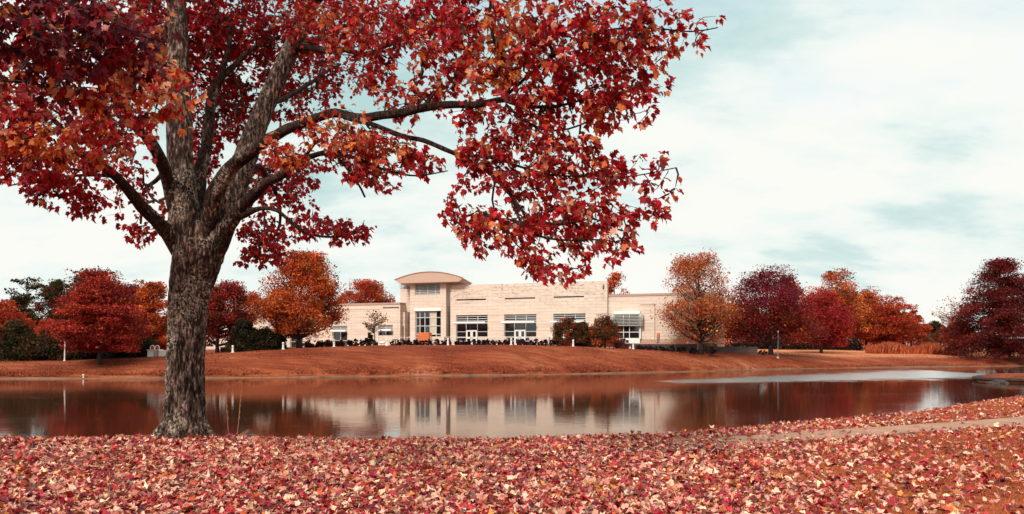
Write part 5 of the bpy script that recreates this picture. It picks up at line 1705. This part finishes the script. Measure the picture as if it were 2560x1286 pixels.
def build_maple():
    r = np.random.default_rng(21)
    t = thing('maple_tree', 'large red maple with lichen-spotted trunk in the foreground, left of centre', 'tree', TREE0)

    def loc(p): return np.asarray(p) - TREE0
    # ---- trunk with both stems and the limb collars, fused by a voxel remesh
    m = MB()
    for chain in (TRUNK, STEM_A, STEM_B):
        pts, rad = resample([c[0] for c in chain], [c[1] for c in chain], 0.06)
        m.tube([loc(p) for p in pts], rad, 20)
    for k in ('C', 'E', 'G', 'H', 'F', 'I'):
        ch = LIMBS[k][:5]
        pts, rad = resample([c[0] for c in ch], [c[1] for c in ch], 0.05)
        m.tube([loc(p) for p in pts], rad * 1.02, 14)
    # root flare
    for a, ln, rr in ((2.95, 0.40, 0.09), (3.9, 0.31, 0.08), (4.75, 0.34, 0.09), (5.7, 0.34, 0.08), (0.15, 0.32, 0.08), (1.2, 0.28, 0.08), (2.1, 0.28, 0.08)):
        d = np.array((math.cos(a), math.sin(a), 0))
        m.tube([d * 0.10 + np.array((-0.01, 0, 0.34)), d * 0.20 + np.array((0, 0, 0.14)), d * ln + np.array((0, 0, 0.0)), d * (ln + 0.2) + np.array((0, 0, -0.12))], [rr, rr * 1.1, rr * 0.8, rr * 0.4], 10)
    ob = bpy.data.objects.new('tmp', m.mesh('tmp'))
    COL.objects.link(ob)
    md = ob.modifiers.new('r', 'REMESH'); md.mode = 'VOXEL'; md.voxel_size = 0.014; md.use_smooth_shade = True
    sm = ob.modifiers.new('s', 'SMOOTH'); sm.iterations = 6; sm.factor = 0.5
    dg = bpy.context.evaluated_depsgraph_get()
    me = bpy.data.meshes.new_from_object(ob.evaluated_get(dg))
    bpy.data.objects.remove(ob)
    n = len(me.vertices)
    co = np.empty(n * 3, np.float32); me.vertices.foreach_get('co', co); co = co.reshape(-1, 3)
    no = np.empty(n * 3, np.float32); me.vertices.foreach_get('normal', no); no = no.reshape(-1, 3)
    disp = np.empty(n)
    for i in range(n):
        x, y, z = co[i]
        a = mnoise.noise(Vector((x * 24, y * 24, z * 3.6)))
        b = mnoise.noise(Vector((x * 9 + 5, y * 9, z * 7)))
        c = mnoise.noise(Vector((x * 60, y * 60, z * 18)))
        disp[i] = -0.026 * max(0.0, 1 - abs(a) * 3.4) + 0.012 * b + 0.007 * c
    thick = np.clip((4.2 - co[:, 2]) / 3.0, 0.35, 1.0)
    co = co + no * (disp * thick)[:, None]
    me.vertices.foreach_set('co', co.astype(np.float32).ravel())
    me.update()
    link_mesh('trunk', me, M['bark'], t, smooth=True)
    # ---- skeleton nodes
    pos, par, rad0, root = [], [], [], []
    limb_nodes = {}
    for key, ch in list(LIMBS.items()) + [('A', STEM_A), ('B', STEM_B)]:
        pts, rad = resample([c[0] for c in ch], [c[1] for c in ch], 0.07)
        base = len(pos)
        for i, (p, q) in enumerate(zip(pts, rad)):
            w = np.array([mnoise.noise(Vector(p * 2.3)), mnoise.noise(Vector(p * 2.3 + 7)), mnoise.noise(Vector(p * 2.3 + 19))]) * min(0.05, q * 1.2) * (1 if i > 4 else i / 4)
            pos.append(p + w); par.append(base + i - 1 if i else -1); rad0.append(q); root.append(key)
        limb_nodes[key] = (base, len(pos))
    nl = len(pos)
    for key in LIMBS:
        a, b = limb_nodes[key]
        mb = MB()
        mb.tube([loc(p) for p in pos[a:b]], [max(0.004, q * (1 + 0.10 * mnoise.noise(Vector(p * 9)))) for p, q in zip(pos[a:b], rad0[a:b])], 10 if rad0[a] > 0.03 else 7)
        mb.build('limb', M['limb'], t, smooth=True)
    # ---- attractors
    att = []
    for bi, (px, py, rx, ry, d, dens, pal) in enumerate(BLOBS):
        sp = 0.052 * F / d
        k = max(2, int(dens * math.pi * rx * ry / sp ** 2 * 0.9))
        for _ in range(k):
            a = r.uniform(0, 2 * math.pi); q = math.sqrt(r.uniform(0, 1))
            x, y = px + rx * q * math.cos(a), py + ry * q * math.sin(a)
            dd = d + r.normal(0, 0.5) * min(0.8, rx / F * d * 1.3)
            p = P(px, py, d) + np.array(((x - px) / F * d, 0, -(y - py) / F * d)) + np.array((0, 1, 0)) * (dd - d)
            att.append((p, pal, dens))
    # ---- grow twigs from the limbs to every attractor
    NP = np.zeros((nl + len(att) * 16, 3)); NP[:nl] = np.array(pos)
    NR = np.full(len(NP), 0.01); NR[:nl] = rad0
    cnt = nl
    parent = list(par) + [0] * (len(NP) - nl)
    ap = np.array([a[0] for a in att])
    d0 = np.array([np.min(np.linalg.norm(NP[:nl] - p, axis=1)) for p in ap])
    chains = []
    for i in np.argsort(d0):
        p = ap[i]
        dist = np.linalg.norm(NP[:cnt] - p, axis=1) + NR[:cnt] * 4.0
        q = int(np.argmin(dist))
        a = NP[q]
        L = float(np.linalg.norm(p - a))
        k = int(min(14, max(2, L / 0.075)))
        pd = a - NP[parent[q]] if parent[q] >= 0 else np.array((0, 0, 0.1))
        pd = pd / (np.linalg.norm(pd) + 1e-9)
        c1 = a + pd * L * 0.35 + np.array((0, 0, 0.05 * L))
        c2 = p + np.array((0, 0, 0.10 * L)) - (p - a) * 0.25 + r.normal(0, 0.06, 3) * L
        ids = [q]
        for s in range(1, k + 1):
            u = s / k
            b = (1 - u) ** 3 * a + 3 * (1 - u) ** 2 * u * c1 + 3 * (1 - u) * u * u * c2 + u ** 3 * p
            if s < k: b = b + r.normal(0, 0.006, 3)
            NP[cnt] = b; parent[cnt] = ids[-1]; ids.append(cnt); cnt += 1
        chains.append((i, ids))
    # twig thickness from the number of tips carried
    load = np.zeros(cnt)
    for i, ids in chains: load[ids[-1]] += 1
    for j in range(cnt - 1, nl - 1, -1):
        load[parent[j]] += load[j] if parent[j] >= 0 else 0
    trad = 0.0028 * np.power(np.maximum(load, 1), 0.50)
    twigs = MB()
    for i, ids in chains:
        rr = [min(trad[ids[1]], 0.02)] + [min(trad[j], 0.02) for j in ids[1:]]
        rr[-1] = 0.0012
        twigs.tube([loc(NP[j]) for j in ids], rr, 4, cap=False)
    o = twigs.build('twig_spray', M['twig'], t)
    # ---- leaves
    LP, LT, LN, LS, LC = [], [], [], [], []
    centre = np.array((-3.4, 8.6, 3.5))
    for i, ids in chains:
        _, pal, dens = att[i]
        wts = np.array([x[0] for x in PALS[pal]], float); wts /= wts.sum()
        cluster = PALS[pal][r.choice(len(wts), p=wts)][1]
        pts = NP[ids]
        dirv = pts[-1] - pts[-2]; dirv /= np.linalg.norm(dirv) + 1e-9
        nt_ = int(r.integers(4, 7)) if dens > 0.5 else int(r.integers(1, 4))
        ns_ = min(len(ids) - 2, int(r.integers(1, 4))) if dens > 0.3 else 0
        spots = [pts[-1]] * nt_ + [pts[-2 - int(r.integers(0, max(1, len(ids) - 2)))] for _ in range(max(0, ns_))]
        for s in spots:
            out = r.normal(0, 1, 3); out /= np.linalg.norm(out)
            away = s - centre; away /= np.linalg.norm(away) + 1e-9
            st = dirv * 0.5 + out * 0.9 + away * 0.3 + np.array((0, 0, -0.1)); st /= np.linalg.norm(st)
            pl = r.uniform(0.02, 0.055)
            p = s + st * pl
            tip = st * 0.5 + away * 0.35 + out * 0.35 + np.array((0, 0, -0.75))
            nn = away * 0.3 + np.array((0, 0, 0.8)) + r.normal(0, 0.55, 3)
            LP.append(p); LT.append(tip); LN.append(nn)
            LS.append(r.uniform(0.038, 0.074))
            c = cluster if r.uniform() < 0.55 else PALS[pal][r.choice(len(wts), p=wts)][1]
            LC.append(np.array(c) * math.exp(r.normal(0, 0.18)))
    LP = np.array(LP); LC = np.array(LC)
    me = leaves_mesh('crown', LP - TREE0, np.array(LT), np.array(LN), np.array(LS), LC, r)
    link_mesh('crown', me, M['leaf'], t)
    print('MAPLE', n, 'trunk verts', len(att), 'attractors', len(LP), 'leaves', cnt, 'nodes')


build_maple()


# ------------------------------------------------------------------ leaf litter, grass blades, dry stalks
LITTER = [(8, (0.66, 0.27, 0.20)), (7, (0.72, 0.42, 0.30)), (5.5, (0.33, 0.014, 0.032)), (5, (0.43, 0.030, 0.038)), (3.5, (0.50, 0.090, 0.035)), (2.2, (0.58, 0.22, 0.06)), (2.6, (0.14, 0.012, 0.028)), (2.2, (0.76, 0.50, 0.32)), (1.4, (0.24, 0.11, 0.11)), (5, (0.54, 0.15, 0.12))]


def build_litter():
    r = np.random.default_rng(31)
    n0 = 300000
    x = r.uniform(-10.5, 13, n0)
    y = r.uniform(3.6, 17, n0)
    ok = np.abs(x) < 0.80 * y + 0.5
    yc = interp(x, CREST)
    ok &= y < yc + 0.7
    a = x / y
    k = np.interp(a, [-0.7, 0.0, 0.16, 0.26, 0.38, 0.50, 0.67], [1.0, 1.0, 1.0, 0.74, 0.42, 0.26, 0.15])
    k = k * np.where(a > 0.15, np.interp(y, [3.5, 6.0, 8.0, 12], [1.5, 1.2, 0.8, 0.5]), 1.0)
    # clumpy
    cl = np.array([mnoise.noise(Vector((xx * 0.9, yy * 0.9, 3.0))) for xx, yy in zip(x, y)])
    k = k * np.clip(0.95 + 0.9 * cl, 0.25, 1.4)
    pd = path_dist(x, y)
    onp = pd < 0.35
    k = np.where(onp, k * np.interp(a, [-0.7, 0.20, 0.27, 0.36, 0.6], [1.0, 1.0, 0.5, 0.12, 0.06]), k)
    edge = (pd > 0.33) & (pd < 0.55) & (a > 0.15)
    k = np.where(edge, k * 1.8 + 0.06, k)
    ok &= r.uniform(0, 1, n0) < k
    ok &= (x + 3.8) ** 2 + (y - 8.9) ** 2 > 0.045
    x, y, pd = x[ok], y[ok], pd[ok]
    n = len(x)
    z = height(x, y) + 0.05 * np.exp(-((x + 3.8) ** 2 + (y - 8.9) ** 2) / 0.5) + r.uniform(0.004, 0.045, n) + np.where(pd < 0.35, 0.02, 0.0)
    pos = np.stack([x, y, z], 1)
    ang = r.uniform(0, 2 * math.pi, n)
    tilt = np.abs(r.normal(0, 0.5, n))
    td = r.uniform(0, 2 * math.pi, n)
    nrm = np.stack([np.sin(tilt) * np.cos(td), np.sin(tilt) * np.sin(td), np.cos(tilt)], 1)
    tip = np.stack([np.cos(ang), np.sin(ang), np.zeros(n)], 1)
    tip = tip - nrm * np.sum(tip * nrm, 1, keepdims=True)
    flip = np.where(r.uniform(0, 1, n) < 0.45, -1.0, 1.0)[:, None]
    size = r.uniform(0.030, 0.070, n)
    low = pos.copy()
    pos[:, 2] += np.abs(tip[:, 2]) * size * 0.5
    w = np.array([q[0] for q in LITTER], float); w /= w.sum()
    pal = np.array([q[1] for q in LITTER])
    col = pal[r.choice(len(pal), n, p=w)] * np.exp(r.normal(0, 0.22, (n, 1)))
    me = leaves_mesh('leaf_litter', pos, tip, nrm * flip, size, col, r, 1.7)
    o = link_mesh('leaf_litter', me, M['litter'])
    tag(o, 'carpet of fallen maple leaves on the near bank', 'fallen leaves', kind='stuff')
    print('LITTER', n)
    # grass blades
    n0 = 240000
    x = r.uniform(-9, 14, n0); y = r.uniform(3.6, 19, n0)
    yc = interp(x, CREST)
    a = x / y
    k = np.interp(a, [-0.7, 0.1, 0.3, 0.67], [0.25, 0.3, 0.8, 1.0]) * np.interp(y, [4, 9, 19], [1, 0.8, 0.5])
    ok = (np.abs(x) < 0.75 * y) & (y < yc + 1.2) & (r.uniform(0, 1, n0) < k) & (path_dist(x, y) > 0.34)
    x, y = x[ok], y[ok]
    n = len(x)
    b = np.stack([x, y, height(x, y) - 0.005], 1)
    h = r.uniform(0.025, 0.075, n)
    an = r.uniform(0, 6.28, n)
    wv = np.stack([np.cos(an), np.sin(an), np.zeros(n)], 1) * r.uniform(0.002, 0.0045, n)[:, None]
    ln = r.normal(0, 0.5, (n, 2))
    tipp = b + np.stack([ln[:, 0] * h, ln[:, 1] * h, h], 1)
    v = np.stack([b - wv, b + wv, tipp], 1).reshape(-1, 3)
    pal = np.array([(0.50, 0.125, 0.040), (0.40, 0.080, 0.026), (0.58, 0.20, 0.075), (0.30, 0.085, 0.026)])
    col = pal[r.integers(0, 4, n)] * np.exp(r.normal(0, 0.2, (n, 1)))
    o = link_mesh('grass', np_mesh('grass', v, np.arange(3 * n), np.full(n, 3), np.repeat(col, 3, axis=0)), M['blade'])
    tag(o, 'short orange-brown grass on the near bank', 'grass', kind='stuff')
    # dry seed stalks by the maple
    for pts, lab in (([(573, 1100), (569, 1060), (566, 1010), (564, 978)], 'taller thin dry grass stalk nearest the maple trunk'),
                     ([(592, 1100), (596, 1060), (600, 1010), (603, 972)], 'upright dry grass stalk with seed head, right of the other'),
                     ([(592, 1102), (600, 1092), (618, 1082)], 'short dry stalk bending to the right by the maple')):
        d = 9.15
        q = [P(px, py, d) for px, py in pts]
        b = q[0].copy()
        t = thing('grass_stalk', lab, 'grass stalk', b, 0, 'dry grass stalks by the maple')
        m = MB(); m.tube([p - b for p in q], [0.004] * (len(q) - 1) + [0.002], 5)
        m.build('stem', plain_stalk, t)
        m = MB()
        for s in np.linspace(0.4, 1.0, 7):
            i = s * (len(q) - 1); j = min(int(i), len(q) - 2)
            p = q[j] + (q[j + 1] - q[j]) * (i - j) - b
            m.tube([p, p + np.array((0.008 * (-1) ** int(s * 20), 0, 0.02)), p + np.array((0.010, 0, 0.045))], [0.002, 0.005, 0.001], 5)
        m.build('seed_head', plain_stalk, t)


plain_stalk = plain('dry stalk', (0.42, 0.17, 0.08), 0.8)
build_litter()
